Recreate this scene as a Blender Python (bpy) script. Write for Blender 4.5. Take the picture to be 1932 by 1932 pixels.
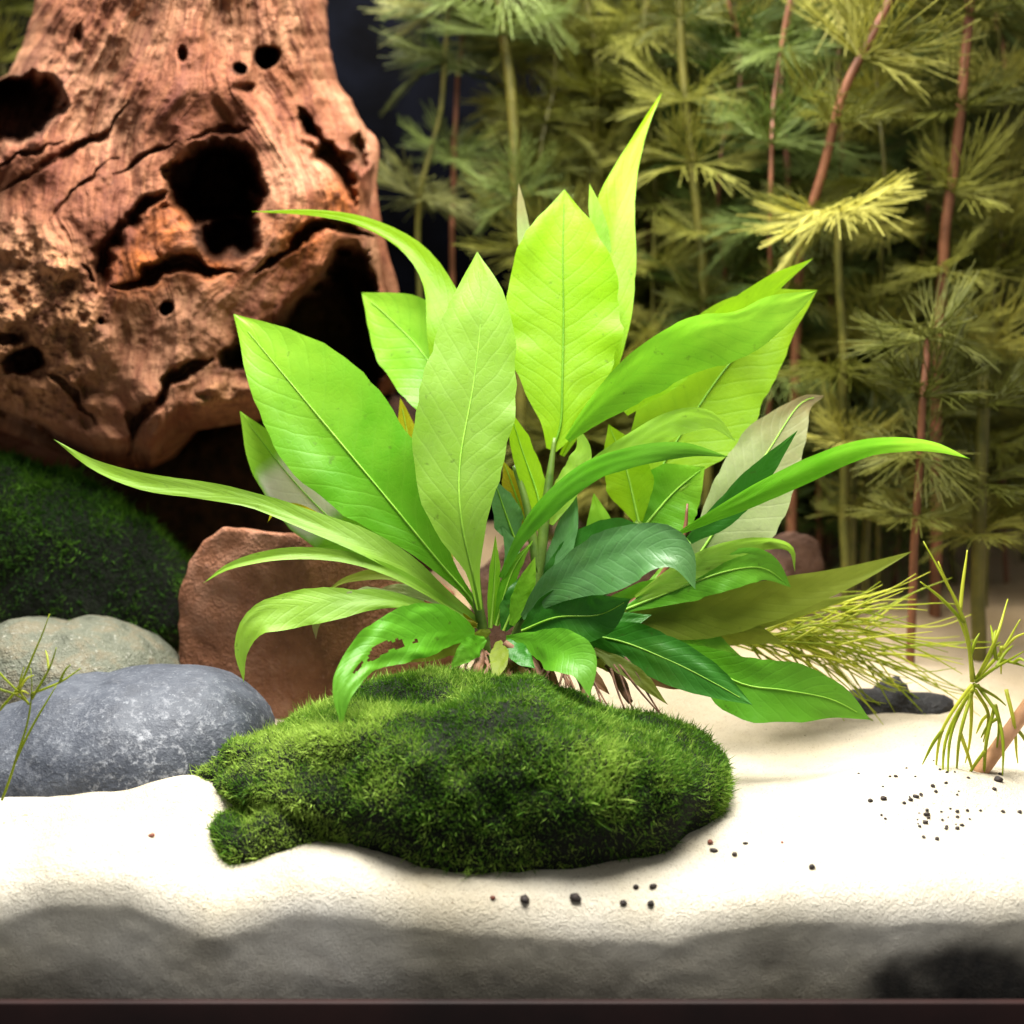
import bpy, math, random
import numpy as np
from mathutils import Vector, Matrix
random.seed(7); rng = np.random.default_rng(7)
for o in list(bpy.data.objects): bpy.data.objects.remove(o)
S = bpy.context.scene; COL = S.collection
CM = 0.01
# ------------------------------------------------------------------ camera (all lengths below in cm)
CY, CZ, PITCH, HF = -44.4, 14.05, math.radians(8), math.radians(17.5)
T = math.tan(HF)
cam = bpy.data.cameras.new('camera'); co = bpy.data.objects.new('camera', cam); COL.objects.link(co)
co.location = (0, CY*CM, CZ*CM); co.rotation_euler = (math.radians(90)-PITCH, 0, 0)
cam.sensor_width = 36; cam.sensor_fit = 'HORIZONTAL'; cam.lens = 18/T
cam.clip_start = 0.02; cam.clip_end = 20
cam.dof.use_dof = True; cam.dof.focus_distance = 0.435; cam.dof.aperture_fstop = 11
S.camera = co
# ------------------------------------------------------------------ light: the tank's lamp bar above the water, dim room outside
w = bpy.data.worlds.new('World'); S.world = w; w.use_nodes = True
bgn = w.node_tree.nodes['Background']; bgn.inputs[0].default_value = (0.97, 0.97, 0.95, 1); bgn.inputs[1].default_value = 0.3
def lamp(name, loc, aim, sx, sy, power, col):
    l = bpy.data.lights.new(name, 'AREA'); l.shape = 'RECTANGLE'; l.size = sx*CM; l.size_y = sy*CM
    l.energy = power; l.color = col
    o = bpy.data.objects.new(name, l); COL.objects.link(o); o.location = [c*CM for c in loc]
    o.rotation_euler = (Vector(aim)-Vector(loc)).to_track_quat('-Z', 'Y').to_euler(); return o
lamp('overhead_light', (-7, -1.5, 42), (-5, 0, 0), 36, 10, 6.7, (1.0, 0.98, 0.93))      # the tank's lamp bar
lamp('overhead_light', (2, 15, 42), (4, 16, 0), 60, 6, 5.6, (1.0, 0.96, 0.86))  # added rear lamp, unseen, brightens the back plants
S.view_settings.view_transform = 'Standard'; S.view_settings.look = 'None'
S.view_settings.exposure = 0.0; S.view_settings.gamma = 1.0
S.render.engine = 'CYCLES'
S.cycles.max_bounces = 8; S.cycles.transparent_max_bounces = 12
# ------------------------------------------------------------------ helpers
def at(u, v, Y):
    """photo pixel (1932 scale) at depth Y -> place in the tank, cm"""
    a = (u-966)/966*T; b = -(v-966)/966*T
    dx = a; dy = math.cos(PITCH)+b*math.sin(PITCH); dz = -math.sin(PITCH)+b*math.cos(PITCH)
    t = (Y-CY)/dy
    return np.array([dx*t, CY+dy*t, CZ+dz*t])
def atv(u, v, Y):
    u = np.asarray(u, float); v = np.asarray(v, float); Y = np.asarray(Y, float)
    a = (u-966)/966*T; b = -(v-966)/966*T
    dy = math.cos(PITCH)+b*math.sin(PITCH); dz = -math.sin(PITCH)+b*math.cos(PITCH)
    t = (Y-CY)/dy
    return np.stack([a*t, CY+dy*t, CZ+dz*t], -1)
def pxs(Y): return (Y-CY)*T/966/math.cos(PITCH)      # cm for one pixel at depth Y
def hsh(i, j, k, seed):
    n = (i*374761393 + j*668265263 + k*2147483647 + seed*974711) & 0xffffffff
    n = ((n ^ (n >> 13))*1274126177) & 0xffffffff
    n = ((n ^ (n >> 16))*2246822519) & 0xffffffff
    return ((n ^ (n >> 15)) & 0xffff)/65535.0
def vn(p, seed=0):
    p = np.asarray(p, float); f = np.floor(p); i = f.astype(np.int64); q = p-f; q = q*q*(3-2*q)
    r = 0
    for a in (0, 1):
        for b in (0, 1):
            for c in (0, 1):
                wgt = (q[..., 0] if a else 1-q[..., 0])*(q[..., 1] if b else 1-q[..., 1])*(q[..., 2] if c else 1-q[..., 2])
                r = r + wgt*hsh(i[..., 0]+a, i[..., 1]+b, i[..., 2]+c, seed)
    return r*2-1
def fbm(p, oct=4, seed=0, gain=.5):
    p = np.asarray(p, float); r = 0; a = 1
    for o in range(oct): r = r + a*vn(p*(2.03**o)+o*17.3, seed+o); a *= gain
    return r
def link(o, parent=None):
    COL.objects.link(o)
    if parent is not None: o.parent = parent
    return o
def tag(o, label=None, cat=None, group=None, kind=None):
    if label: o['label'] = label
    if cat: o['category'] = cat
    if group: o['group'] = group
    if kind: o['kind'] = kind
    return o
def empty(name, base, label=None, cat=None, group=None):
    o = bpy.data.objects.new(name, None); o.location = [float(c)*CM for c in base]; o.empty_display_size = .01
    COL.objects.link(o); o['base'] = [float(c) for c in base]
    return tag(o, label, cat, group)
def base_of(p):
    b = np.zeros(3)
    while p is not None:
        if 'base' in p: b = b+np.array(p['base'][:])
        p = p.parent
    return b
def mesh(name, V, F, mats, smooth=True, uv=None, attrs=None, fm=None):
    V = np.asarray(V, float)
    me = bpy.data.meshes.new(name)
    F = np.asarray(F) if not isinstance(F, list) else F
    if isinstance(F, np.ndarray):
        nf, k = F.shape
        me.vertices.add(len(V)); me.vertices.foreach_set('co', (V*CM).astype(np.float32).ravel())
        me.loops.add(nf*k); me.loops.foreach_set('vertex_index', F.astype(np.int32).ravel())
        me.polygons.add(nf); me.polygons.foreach_set('loop_start', np.arange(0, nf*k, k, dtype=np.int32))
        me.update(calc_edges=True)
    else:
        me.from_pydata((V*CM).tolist(), [], F)
    for m in (mats if isinstance(mats, (list, tuple)) else [mats]): me.materials.append(m)
    if fm is not None: me.polygons.foreach_set('material_index', np.asarray(fm, dtype=np.int32))
    if smooth: me.polygons.foreach_set('use_smooth', np.ones(len(me.polygons), bool))
    if uv is not None:
        l = me.uv_layers.new(name='UVMap'); idx = np.zeros(len(me.loops), np.int32); me.loops.foreach_get('vertex_index', idx)
        l.data.foreach_set('uv', np.asarray(uv, np.float32)[idx].ravel())
    for k, a in (attrs or {}).items():
        at_ = me.attributes.new(k, 'FLOAT', 'POINT'); at_.data.foreach_set('value', np.asarray(a, np.float32))
    me.validate(); me.update()
    return me
def obj(name, V, F, mats, parent=None, **kw):
    V = np.asarray(V, float)
    if parent is not None: V = V-base_of(parent)
    return link(bpy.data.objects.new(name, mesh(name, V, F, mats, **kw)), parent)
def grid_faces(n, m, wrap=False, off=0):
    i, j = np.meshgrid(np.arange(n-1), np.arange(m if wrap else m-1), indexing='ij'); j2 = (j+1) % m
    return np.stack([i*m+j, i*m+j2, (i+1)*m+j2, (i+1)*m+j], -1).reshape(-1, 4)+off
def spline(P, n):
    P = np.asarray(P, float)
    if len(P) == 2: return P[0]+(P[1]-P[0])*np.linspace(0, 1, n)[:, None]
    Q = np.vstack([2*P[0]-P[1], P, 2*P[-1]-P[-2]]); d = np.linalg.norm(np.diff(P, axis=0), axis=1)
    cs = np.concatenate([[0], np.cumsum(d)]); out = []
    for s in np.linspace(0, cs[-1], n):
        k = min(max(np.searchsorted(cs, s)-1, 0), len(P)-2); t = (s-cs[k])/max(d[k], 1e-9)
        a, b, c, e = Q[k], Q[k+1], Q[k+2], Q[k+3]
        out.append(.5*((2*b)+(-a+c)*t+(2*a-5*b+4*c-e)*t*t+(-a+3*b-3*c+e)*t**3))
    return np.array(out)
def tangents(C):
    t = np.gradient(C, axis=0); return t/np.maximum(np.linalg.norm(t, axis=1, keepdims=True), 1e-9)
def tube_vf(C, r, k=8, off=0):
    C = np.asarray(C, float); n = len(C); r = np.broadcast_to(np.asarray(r, float), (n,)); t = tangents(C)
    ref = np.array([0.13, 0.97, 0.2]); a = np.cross(t, ref); bad = np.linalg.norm(a, axis=1) < .15
    a[bad] = np.cross(t[bad], [1, 0, 0.1]); a /= np.linalg.norm(a, axis=1, keepdims=True); b = np.cross(t, a)
    th = np.arange(k)/k*2*math.pi
    V = (C[:, None, :]+r[:, None, None]*(np.cos(th)[None, :, None]*a[:, None, :]+np.sin(th)[None, :, None]*b[:, None, :])).reshape(-1, 3)
    return V, grid_faces(n, k, True, off)
class MB:
    def __init__(s): s.V = []; s.F = []; s.n = 0; s.A = []
    def add(s, V, F, a=0.0):
        s.V.append(V); s.F.append(F+s.n); s.n += len(V); s.A.append(np.full(len(V), a))
    def tube(s, C, r, k=6, a=0.0): V, F = tube_vf(C, r, k); s.add(V, F, a)
    def get(s): return np.vstack(s.V), np.vstack(s.F), np.concatenate(s.A)
# ------------------------------------------------------------------ materials
def lin(r, g, b): return tuple(((c/255)/12.92 if c/255 <= .04045 else ((c/255+.055)/1.055)**2.4) for c in (r, g, b))+(1,)
class NT:
    def __init__(s, name):
        s.m = bpy.data.materials.new(name); s.m.use_nodes = True; s.t = s.m.node_tree; s.t.nodes.clear()
        s.out = s.n('ShaderNodeOutputMaterial')
    def n(s, typ, **kw):
        x = s.t.nodes.new(typ)
        for k, v in kw.items():
            if k.startswith('i_'): x.inputs[int(k[2:])].default_value = v
            else: setattr(x, k, v)
        return x
    def l(s, a, b): s.t.links.new(a, b)
    def ramp(s, fac, stops):
        r = s.n('ShaderNodeValToRGB'); e = r.color_ramp.elements
        while len(e) < len(stops): e.new(.5)
        for x, (p, c) in zip(e, stops): x.position = p; x.color = c
        s.l(fac, r.inputs[0]); return r.outputs[0]
    def noise(s, vec, scale, detail=4, rough=.55, dist=0):
        x = s.n('ShaderNodeTexNoise'); x.inputs['Scale'].default_value = scale; x.inputs['Detail'].default_value = detail
        x.inputs['Roughness'].default_value = rough; x.inputs['Distortion'].default_value = dist
        if vec is not None: s.l(vec, x.inputs['Vector'])
        return x.outputs['Fac']
    def math(s, op, a, b=None, c=None):
        x = s.n('ShaderNodeMath', operation=op)
        for i, v in enumerate((a, b, c)):
            if v is None: continue
            if isinstance(v, (int, float)): x.inputs[i].default_value = v
            else: s.l(v, x.inputs[i])
        return x.outputs[0]
    def mix(s, fac, a, b, typ='MIX'):
        x = s.n('ShaderNodeMix', data_type='RGBA', blend_type=typ)
        for i, v in ((0, fac), (6, a), (7, b)):
            if isinstance(v, (int, float, tuple)): x.inputs[i].default_value = v
            else: s.l(v, x.inputs[i])
        return x.outputs[2]
    def bump(s, h, strength, dist):
        b = s.n('ShaderNodeBump'); b.inputs['Strength'].default_value = strength; b.inputs['Distance'].default_value = dist
        s.l(h, b.inputs['Height']); return b.outputs[0]
    def pos(s): return s.n('ShaderNodeNewGeometry').outputs['Position']
    def attr(s, name): return s.n('ShaderNodeAttribute', attribute_name=name).outputs['Fac']
    def finish(s, col, rough=.6, bump=None, spec=.4, transl=0, tcol=None):
        p = s.n('ShaderNodeBsdfPrincipled'); p.inputs['Roughness'].default_value = rough; p.inputs['Specular IOR Level'].default_value = spec
        if isinstance(col, tuple): p.inputs['Base Color'].default_value = col
        else: s.l(col, p.inputs['Base Color'])
        if bump is not None: s.l(bump, p.inputs['Normal'])
        sh = p.outputs[0]
        if transl:
            t = s.n('ShaderNodeBsdfTranslucent'); c = tcol or col
            if isinstance(c, tuple): t.inputs[0].default_value = c
            else: s.l(c, t.inputs[0])
            m = s.n('ShaderNodeMixShader'); m.inputs[0].default_value = transl
            s.l(p.outputs[0], m.inputs[1]); s.l(t.outputs[0], m.inputs[2]); sh = m.outputs[0]
        s.l(sh, s.out.inputs[0]); return s.m
def leaf_mat(name, body, tip, vein, transl=.5, rough=.35, spec=.4, speck=.35, vein_amt=.5, grain=0.0):
    n = NT(name); uv = n.n('ShaderNodeTexCoord').outputs['UV']; sx = n.n('ShaderNodeSeparateXYZ'); n.l(uv, sx.inputs[0])
    s_, t_ = sx.outputs[0], sx.outputs[1]
    oi = n.n('ShaderNodeObjectInfo').outputs['Random']
    a = n.math('ABSOLUTE', s_)
    g = n.math('ADD', t_, n.math('MULTIPLY', n.noise(n.pos(), 60, 3), .5))
    base = n.ramp(g, [(.25, tip), (.75, body), (1.15 if False else 1.0, body)])
    var = n.noise(n.pos(), 130, 4)
    base = n.mix(n.math('MULTIPLY', n.math('SUBTRACT', var, .35), .9), base, vein)
    blot = n.ramp(n.noise(n.pos(), 45, 4, .6), [(.52, (0, 0, 0, 1)), (.75, (1, 1, 1, 1))])
    base = n.mix(n.math('MULTIPLY', blot, .5), base, n.mix(.5, body, lin(96, 120, 30)))
    # veins: chevrons off the midrib
    ph = n.math('ADD', n.math('MULTIPLY', t_, 16), n.math('MULTIPLY', a, 2.4))
    ph = n.math('ADD', ph, n.math('MULTIPLY', n.noise(n.pos(), 90, 2), .5))
    wv = n.math('ABSOLUTE', n.math('SINE', n.math('MULTIPLY', ph, math.pi)))
    line = n.math('POWER', n.math('SUBTRACT', 1.0, wv), 4)
    net = n.n('ShaderNodeTexVoronoi', feature='DISTANCE_TO_EDGE'); net.inputs['Scale'].default_value = 420; n.l(n.pos(), net.inputs['Vector'])
    nl = n.math('SUBTRACT', 1.0, n.math('MINIMUM', n.math('MULTIPLY', net.outputs[0], 8), 1.0))
    vl = n.math('MINIMUM', n.math('ADD', line, n.math('MULTIPLY', nl, .25)), 1.0)
    base = n.mix(n.math('MULTIPLY', vl, vein_amt), base, vein)
    if speck:
        sp = n.ramp(n.noise(n.pos(), 340, 3, .6), [(.66, (0, 0, 0, 1)), (.74, (1, 1, 1, 1))])
        base = n.mix(n.math('MULTIPLY', sp, speck), base, lin(70, 75, 30))
    if grain:
        gr = n.noise(n.pos(), 900, 3, .7); base = n.mix(n.math('MULTIPLY', gr, grain), base, lin(120, 120, 100))
    base = n.mix(n.attr('pale'), base, lin(235, 238, 222))
    hsv = n.n('ShaderNodeHueSaturation'); n.l(base, hsv.inputs['Color'])
    n.l(n.math('ADD', n.math('MULTIPLY', oi, .26), .7), hsv.inputs['Value'])
    h = n.math('ADD', n.math('MULTIPLY', vl, -.6), n.noise(n.pos(), 160, 3))
    return n.finish(hsv.outputs[0], rough, n.bump(h, .12, .001), spec, transl)
M = {}
M['lime'] = leaf_mat('leaf_lime', lin(150, 202, 24), lin(166, 214, 34), lin(116, 172, 18), .58, .45, .3, vein_amt=.17)
M['green'] = leaf_mat('leaf_green', lin(92, 164, 22), lin(150, 206, 52), lin(120, 182, 48), .5, .42, .3, vein_amt=.17)
M['pale'] = leaf_mat('leaf_pale', lin(146, 196, 58), lin(162, 212, 60), lin(162, 202, 100), .52, .46, .3, vein_amt=.17)
M['fresh'] = leaf_mat('leaf_fresh', lin(126, 190, 38), lin(160, 214, 60), lin(94, 164, 34), .5, .42, .3, vein_amt=.17)
M['mature'] = leaf_mat('leaf_mature', lin(92, 164, 30), lin(116, 178, 50), lin(104, 170, 52), .42, .42, .35, speck=.5, vein_amt=.17)
M['dark'] = leaf_mat('leaf_dark', lin(46, 112, 22), lin(60, 124, 34), lin(68, 132, 50), .35, .42, .35, speck=.35, vein_amt=.22)
M['blue'] = leaf_mat('leaf_bluish', lin(74, 128, 62), lin(80, 132, 66), lin(104, 148, 96), .3, .42, .45, speck=.3, vein_amt=.22)
M['olive'] = leaf_mat('leaf_olive', lin(128, 146, 44), lin(152, 166, 66), lin(108, 124, 36), .55, .55, .25, vein_amt=.17)
M['silver'] = leaf_mat('leaf_silver', lin(164, 186, 112), lin(158, 128, 84), lin(186, 198, 146), .45, .55, .3, grain=.45, vein_amt=.22)
M['dead'] = leaf_mat('leaf_dead', lin(120, 86, 54), lin(150, 112, 76), lin(84, 58, 38), .25, .6, .2, speck=.4, vein_amt=.17)
M['yellow'] = leaf_mat('leaf_yellow', lin(160, 164, 14), lin(188, 196, 30), lin(170, 120, 12), .5, .45)
def simple(name, c1, c2, scale, rough=.6, transl=0, bump=.3, bd=.001, spec=.4):
    n = NT(name); f = n.noise(n.pos(), scale, 5, .6)
    return n.finish(n.ramp(f, [(.3, c1), (.7, c2)]), rough, n.bump(f, bump, bd), spec, transl)
M['midrib'] = simple('leaf_midrib', lin(126, 184, 48), lin(158, 202, 74), 200, .5, .3)
M['midrib_dark'] = simple('leaf_midrib_dark', lin(88, 140, 14), lin(110, 160, 22), 200, .5, .3)
M['stem'] = simple('stem_green', lin(52, 82, 18), lin(92, 116, 38), 150, .5)
M['rhizome'] = simple('rhizome', lin(56, 34, 22), lin(128, 90, 64), 300, .7)
M['stemolive'] = simple('stem_olive', lin(60, 60, 16), lin(96, 90, 32), 120, .5, .1)
M['stemred'] = simple('stem_reddish', lin(88, 52, 30), lin(132, 84, 58), 120, .5, .1)
M['stempink'] = simple('stem_pink', lin(170, 125, 85), lin(205, 158, 125), 160, .5, .1)
def feather(name, c1, c2, transl=.52):
    n = NT(name); oi = n.n('ShaderNodeObjectInfo').outputs['Random']
    f = n.math('ADD', n.math('MULTIPLY', n.noise(n.pos(), 70, 2), .8), n.math('MULTIPLY', n.math('SUBTRACT', oi, .5), .95))
    return n.finish(n.ramp(f, [(.2, c1), (.65, c2)]), .5, None, .4, transl)
M['f_gold'] = feather('feather_gold', lin(112, 114, 38), lin(196, 192, 100))
M['f_olive'] = feather('feather_olive', lin(92, 96, 32), lin(158, 158, 74))
M['f_green'] = feather('feather_green', lin(78, 98, 38), lin(134, 150, 80))
M['f_grey'] = feather('feather_grey', lin(94, 102, 52), lin(154, 156, 96))
M['f_lime'] = feather('feather_lime', lin(150, 165, 30), lin(198, 202, 70))
# sand
n = NT('sand'); P = n.pos()
f1 = n.noise(P, 30, 5); f2 = n.noise(P, 2600, 2, .6); f3 = n.noise(P, 420, 4, .6)
sxyz = n.n('ShaderNodeSeparateXYZ'); n.l(P, sxyz.inputs[0])
c = n.ramp(f1, [(.3, lin(200, 188, 162)), (.62, lin(224, 216, 198))])
back = n.math('MINIMUM', n.math('MAXIMUM', n.math('MULTIPLY', n.math('ADD', sxyz.outputs[1], n.math('MULTIPLY', f1, .06)), 6.0), 0.0), 1.0)
c = n.mix(n.math('MULTIPLY', back, .85), c, lin(178, 148, 108))
c = n.mix(n.math('MULTIPLY', n.math('GREATER_THAN', n.noise(P, 1500, 2, .6), .64), .5), c, lin(142, 118, 90))
c = n.mix(n.math('MULTIPLY', n.math('GREATER_THAN', f2, .66), .35), c, lin(150, 128, 100))
c = n.mix(n.math('MULTIPLY', n.math('GREATER_THAN', f3, .70), .25), c, lin(150, 110, 75))
c = n.mix(n.math('MULTIPLY', n.math('GREATER_THAN', n.noise(P, 800, 2, .5), .73), .75), c, lin(96, 76, 56))
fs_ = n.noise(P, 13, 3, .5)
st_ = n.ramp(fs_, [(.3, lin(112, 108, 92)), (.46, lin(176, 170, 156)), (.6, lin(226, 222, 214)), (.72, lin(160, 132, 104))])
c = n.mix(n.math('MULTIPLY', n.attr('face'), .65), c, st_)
c = n.mix(n.attr('soil_shade'), c, n.ramp(f3, [(.35, lin(22, 22, 24)), (.7, lin(52, 48, 44))]))
M['sand'] = n.finish(c, .85, n.bump(n.math('ADD', f2, f3), .8, .0016), .2)
# driftwood
n = NT('driftwood'); uv = n.n('ShaderNodeTexCoord').outputs['UV']
mp = n.n('ShaderNodeMapping'); n.l(uv, mp.inputs[0]); mp.inputs['Scale'].default_value = (30, 2.2, 1)
g1 = n.noise(mp.outputs[0], 1.0, 6, .62, .4)
mp2 = n.n('ShaderNodeMapping'); n.l(uv, mp2.inputs[0]); mp2.inputs['Scale'].default_value = (110, 7, 1)
g2 = n.noise(mp2.outputs[0], 1.0, 4, .6, .2)
b1 = n.noise(n.pos(), 26, 5, .6); b2 = n.noise(n.pos(), 220, 5, .65)
c = n.ramp(b1, [(.34, lin(98, 60, 40)), (.48, lin(148, 98, 70)), (.64, lin(196, 148, 114))])
c = n.mix(n.ramp(g1, [(.35, (0, 0, 0, 1)), (.58, (.9, .9, .9, 1))]), n.mix(.75, c, lin(88, 46, 36)), c)
c = n.mix(n.math('MULTIPLY', n.math('SUBTRACT', g2, .3), .9), c, lin(104, 58, 44))
c = n.mix(n.math('MULTIPLY', n.ramp(b2, [(.55, (0, 0, 0, 1)), (.7, (1, 1, 1, 1))]), .6), c, lin(76, 40, 32))
c = n.mix(n.math('MULTIPLY', n.attr('orange'), .75), c, n.ramp(b2, [(.35, lin(92, 44, 20)), (.6, lin(170, 96, 46))]))
c = n.mix(n.math('MULTIPLY', n.attr('rough'), .7), c, n.ramp(b2, [(.36, lin(84, 54, 38)), (.56, lin(186, 138, 98))]))
fk = n.noise(n.pos(), 620, 3, .6)
c = n.mix(n.math('MULTIPLY', n.ramp(fk, [(.56, (0, 0, 0, 1)), (.68, (1, 1, 1, 1))]), .6), c, lin(74, 42, 34))
dk = n.noise(mp.outputs[0], .35, 5, .6, .6)
c = n.mix(n.math('MULTIPLY', n.ramp(dk, [(.52, (0, 0, 0, 1)), (.68, (1, 1, 1, 1))]), .6), c, lin(82, 46, 38))
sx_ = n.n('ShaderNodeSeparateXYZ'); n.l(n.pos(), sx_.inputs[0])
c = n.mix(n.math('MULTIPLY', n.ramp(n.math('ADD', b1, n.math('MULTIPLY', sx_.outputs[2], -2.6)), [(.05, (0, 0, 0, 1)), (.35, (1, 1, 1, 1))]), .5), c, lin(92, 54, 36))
c = n.mix(n.attr('recess_shade'), c, n.ramp(b2, [(.35, lin(22, 15, 12)), (.62, lin(58, 36, 26))]))
hh = n.math('ADD', n.math('MULTIPLY', g1, .8), n.math('ADD', n.math('MULTIPLY', g2, .35), n.math('MULTIPLY', b2, .5)))
hw = n.n('ShaderNodeHueSaturation'); hw.inputs['Value'].default_value = .8; hw.inputs['Saturation'].default_value = 1.02; n.l(c, hw.inputs['Color']); c = hw.outputs[0]
M['wood'] = n.finish(c, .75, n.bump(hh, .9, .0026), .12)
# stones
def stone(name, stops, scale, speck=None, rough=.6, dust=None, big=20, bump=.8):
    n = NT(name); P = n.pos()
    f = n.noise(P, scale, 6, .6, .3); fb = n.noise(P, big, 4)
    c = n.ramp(n.math('ADD', n.math('MULTIPLY', f, .6), n.math('MULTIPLY', fb, .4)), stops)
    fs = n.noise(P, 900, 3, .6)
    if speck: c = n.mix(n.math('MULTIPLY', n.ramp(fs, [(.6, (0, 0, 0, 1)), (.7, (1, 1, 1, 1))]), .7), c, speck)
    if dust:
        fd = n.noise(P, 330, 5, .75); m = n.math('MULTIPLY', n.attr('dust'), n.ramp(fd, [(.52, (0, 0, 0, 1)), (.7, (.8, .8, .8, 1))]))
        c = n.mix(m, c, dust)
    return n.finish(c, rough, n.bump(n.math('ADD', f, n.math('MULTIPLY', fs, .5)), bump, .0026), .3)
M['slate'] = stone('stone_slate', [(.3, lin(42, 45, 53)), (.5, lin(60, 64, 73)), (.7, lin(80, 84, 92))], 140, lin(112, 116, 122), dust=lin(176, 178, 184), bump=.3)
M['tan'] = stone('stone_tan', [(.34, lin(56, 60, 48)), (.5, lin(90, 92, 78)), (.57, lin(98, 92, 74)), (.66, lin(122, 124, 112))], 120, lin(150, 148, 138))
M['red'] = stone('stone_red', [(.32, lin(92, 56, 36)), (.5, lin(138, 90, 64)), (.68, lin(168, 122, 98))], 110, lin(150, 106, 90), rough=.8)
M['brown'] = stone('stone_brown', [(.32, lin(46, 30, 22)), (.5, lin(74, 50, 38)), (.68, lin(104, 76, 60))], 130, lin(110, 84, 70), rough=.8)
M['blackstone'] = stone('stone_black', [(.3, lin(26, 26, 28)), (.6, lin(48, 47, 48)), (.75, lin(70, 66, 64))], 140, lin(80, 74, 70))
M['mossrock'] = stone('stone_under_moss', [(.3, lin(8, 11, 5)), (.6, lin(15, 20, 9)), (.75, lin(26, 30, 14))], 140, lin(24, 28, 14), rough=1.0)
M['grain'] = simple('dark_grain', lin(22, 20, 20), lin(60, 48, 42), 900, .7)
M['rustgrain'] = simple('rust_grain', lin(90, 50, 38), lin(140, 84, 66), 900, .7)
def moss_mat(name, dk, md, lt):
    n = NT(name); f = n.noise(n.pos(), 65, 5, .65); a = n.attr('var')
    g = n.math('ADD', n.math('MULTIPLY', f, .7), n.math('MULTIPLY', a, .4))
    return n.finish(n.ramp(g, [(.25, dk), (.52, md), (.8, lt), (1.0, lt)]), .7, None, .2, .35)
M['moss'] = moss_mat('moss', lin(32, 66, 10), lin(80, 124, 28), lin(158, 186, 80))
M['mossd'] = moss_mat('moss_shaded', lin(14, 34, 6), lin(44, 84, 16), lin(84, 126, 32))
n = NT('tank_back_panel'); f = n.noise(n.pos(), 40, 4)
M['back'] = n.finish(n.ramp(f, [(.35, lin(5, 5, 6)), (.7, lin(9, 10, 15))]), 1.0, None, 0.0)
M['rim'] = simple('tank_rim', lin(22, 12, 12), lin(46, 24, 22), 20, .6, spec=.2)
# ------------------------------------------------------------------ the tank
GY = -8.0; BY = 30.0
def box_vf(x0, x1, y0, y1, z0, z1):
    V = np.array([(x, y, z) for z in (z0, z1) for y in (y0, y1) for x in (x0, x1)], float)
    return V, np.array([(0, 2, 3, 1), (4, 5, 7, 6), (0, 1, 5, 4), (2, 6, 7, 3), (0, 4, 6, 2), (1, 3, 7, 5)])
tank = tag(empty('aquarium_tank', (0, 11, -4), 'black backed aquarium with dark rim below the white sand', 'aquarium'))
V, F = box_vf(-45, 45, BY, BY+.8, -3.5, 38); obj('back_panel', V, F, M['back'], tank, smooth=False)
V, F = box_vf(-45, 45, -8.9, -8.65, -4.6, -2.37); rim = obj('bottom_rim', V, F, M['rim'], tank, smooth=False)
b = rim.modifiers.new('bevel', 'BEVEL'); b.width = .0005; b.segments = 3
# sand
def sstep0(a, b, x): t = np.clip((x-a)/(b-a), 0, 1); return t*t*(3-2*t)
crest = [(-400, 1680), (0, 1684), (90, 1655), (240, 1650), (330, 1692), (400, 1715), (480, 1692), (560, 1664), (650, 1664), (760, 1690), (1000, 1712), (1250, 1722), (1400, 1692), (1500, 1678), (1700, 1684), (1932, 1676), (2300, 1670)]
cx = np.array([at(u, v, GY)[0] for u, v in crest]); cz = np.array([at(u, v, GY)[2] for u, v in crest])
def sand_z(x, y):
    x = np.asarray(x, float); y = np.asarray(y, float)
    base = 3.0*(y-GY)/(BY-GY)
    f = np.clip((y-GY)/4.5, 0, 1); f = f*f*(3-2*f)
    z = base+np.interp(x, cx, cz)*(1-f)
    p = np.stack([x*.16, y*.2, 0*x], -1); z = z+.3*f*fbm(p, 3, 3)
    p = np.stack([x*.9, y*.9, 0*x], -1); z = z+.06*fbm(p, 3, 9)
    z = z+.8*np.exp(-((x+10.2)/4.2)**2-((y+4.0)/2.6)**2)+.3*np.exp(-((x+7.8)/1.2)**2-((y+4.2)/.9)**2)      # heap left of the mossy stone
    z = z+.55*np.exp(-((x-9)/5)**2-((y+3.2)/2.2)**2)
    return z+.2-1.0*np.exp(-(np.maximum(y-GY, 0)/.34)**.85)
xs = np.concatenate([np.linspace(-45, -19, 20)[:-1], np.linspace(-19, 19, 260), np.linspace(19, 45, 20)[1:]])
ys = np.concatenate([GY+np.array([0, .012, .03, .06, .1, .15, .21, .28, .36]), np.linspace(GY+.45, 6, 130), np.linspace(6.3, BY, 60)])
X, Yg = np.meshgrid(xs, ys, indexing='xy'); Z = sand_z(X, Yg)
rows = [np.stack([X, Yg, Z], -1)]
zt = rows[0][0, :, 2]; face = []
for k in np.linspace(1, 0, 26)[:-1]:
    zz = -3.4+(zt+3.4)*(1-k)
    face.append(np.stack([xs, np.full_like(xs, GY)+.015*vn(np.stack([xs*3, zz*3, 0*xs], -1), 5), zz], -1))
G = np.concatenate([np.array(face), rows[0]], 0)
nr, nc = G.shape[:2]
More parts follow.
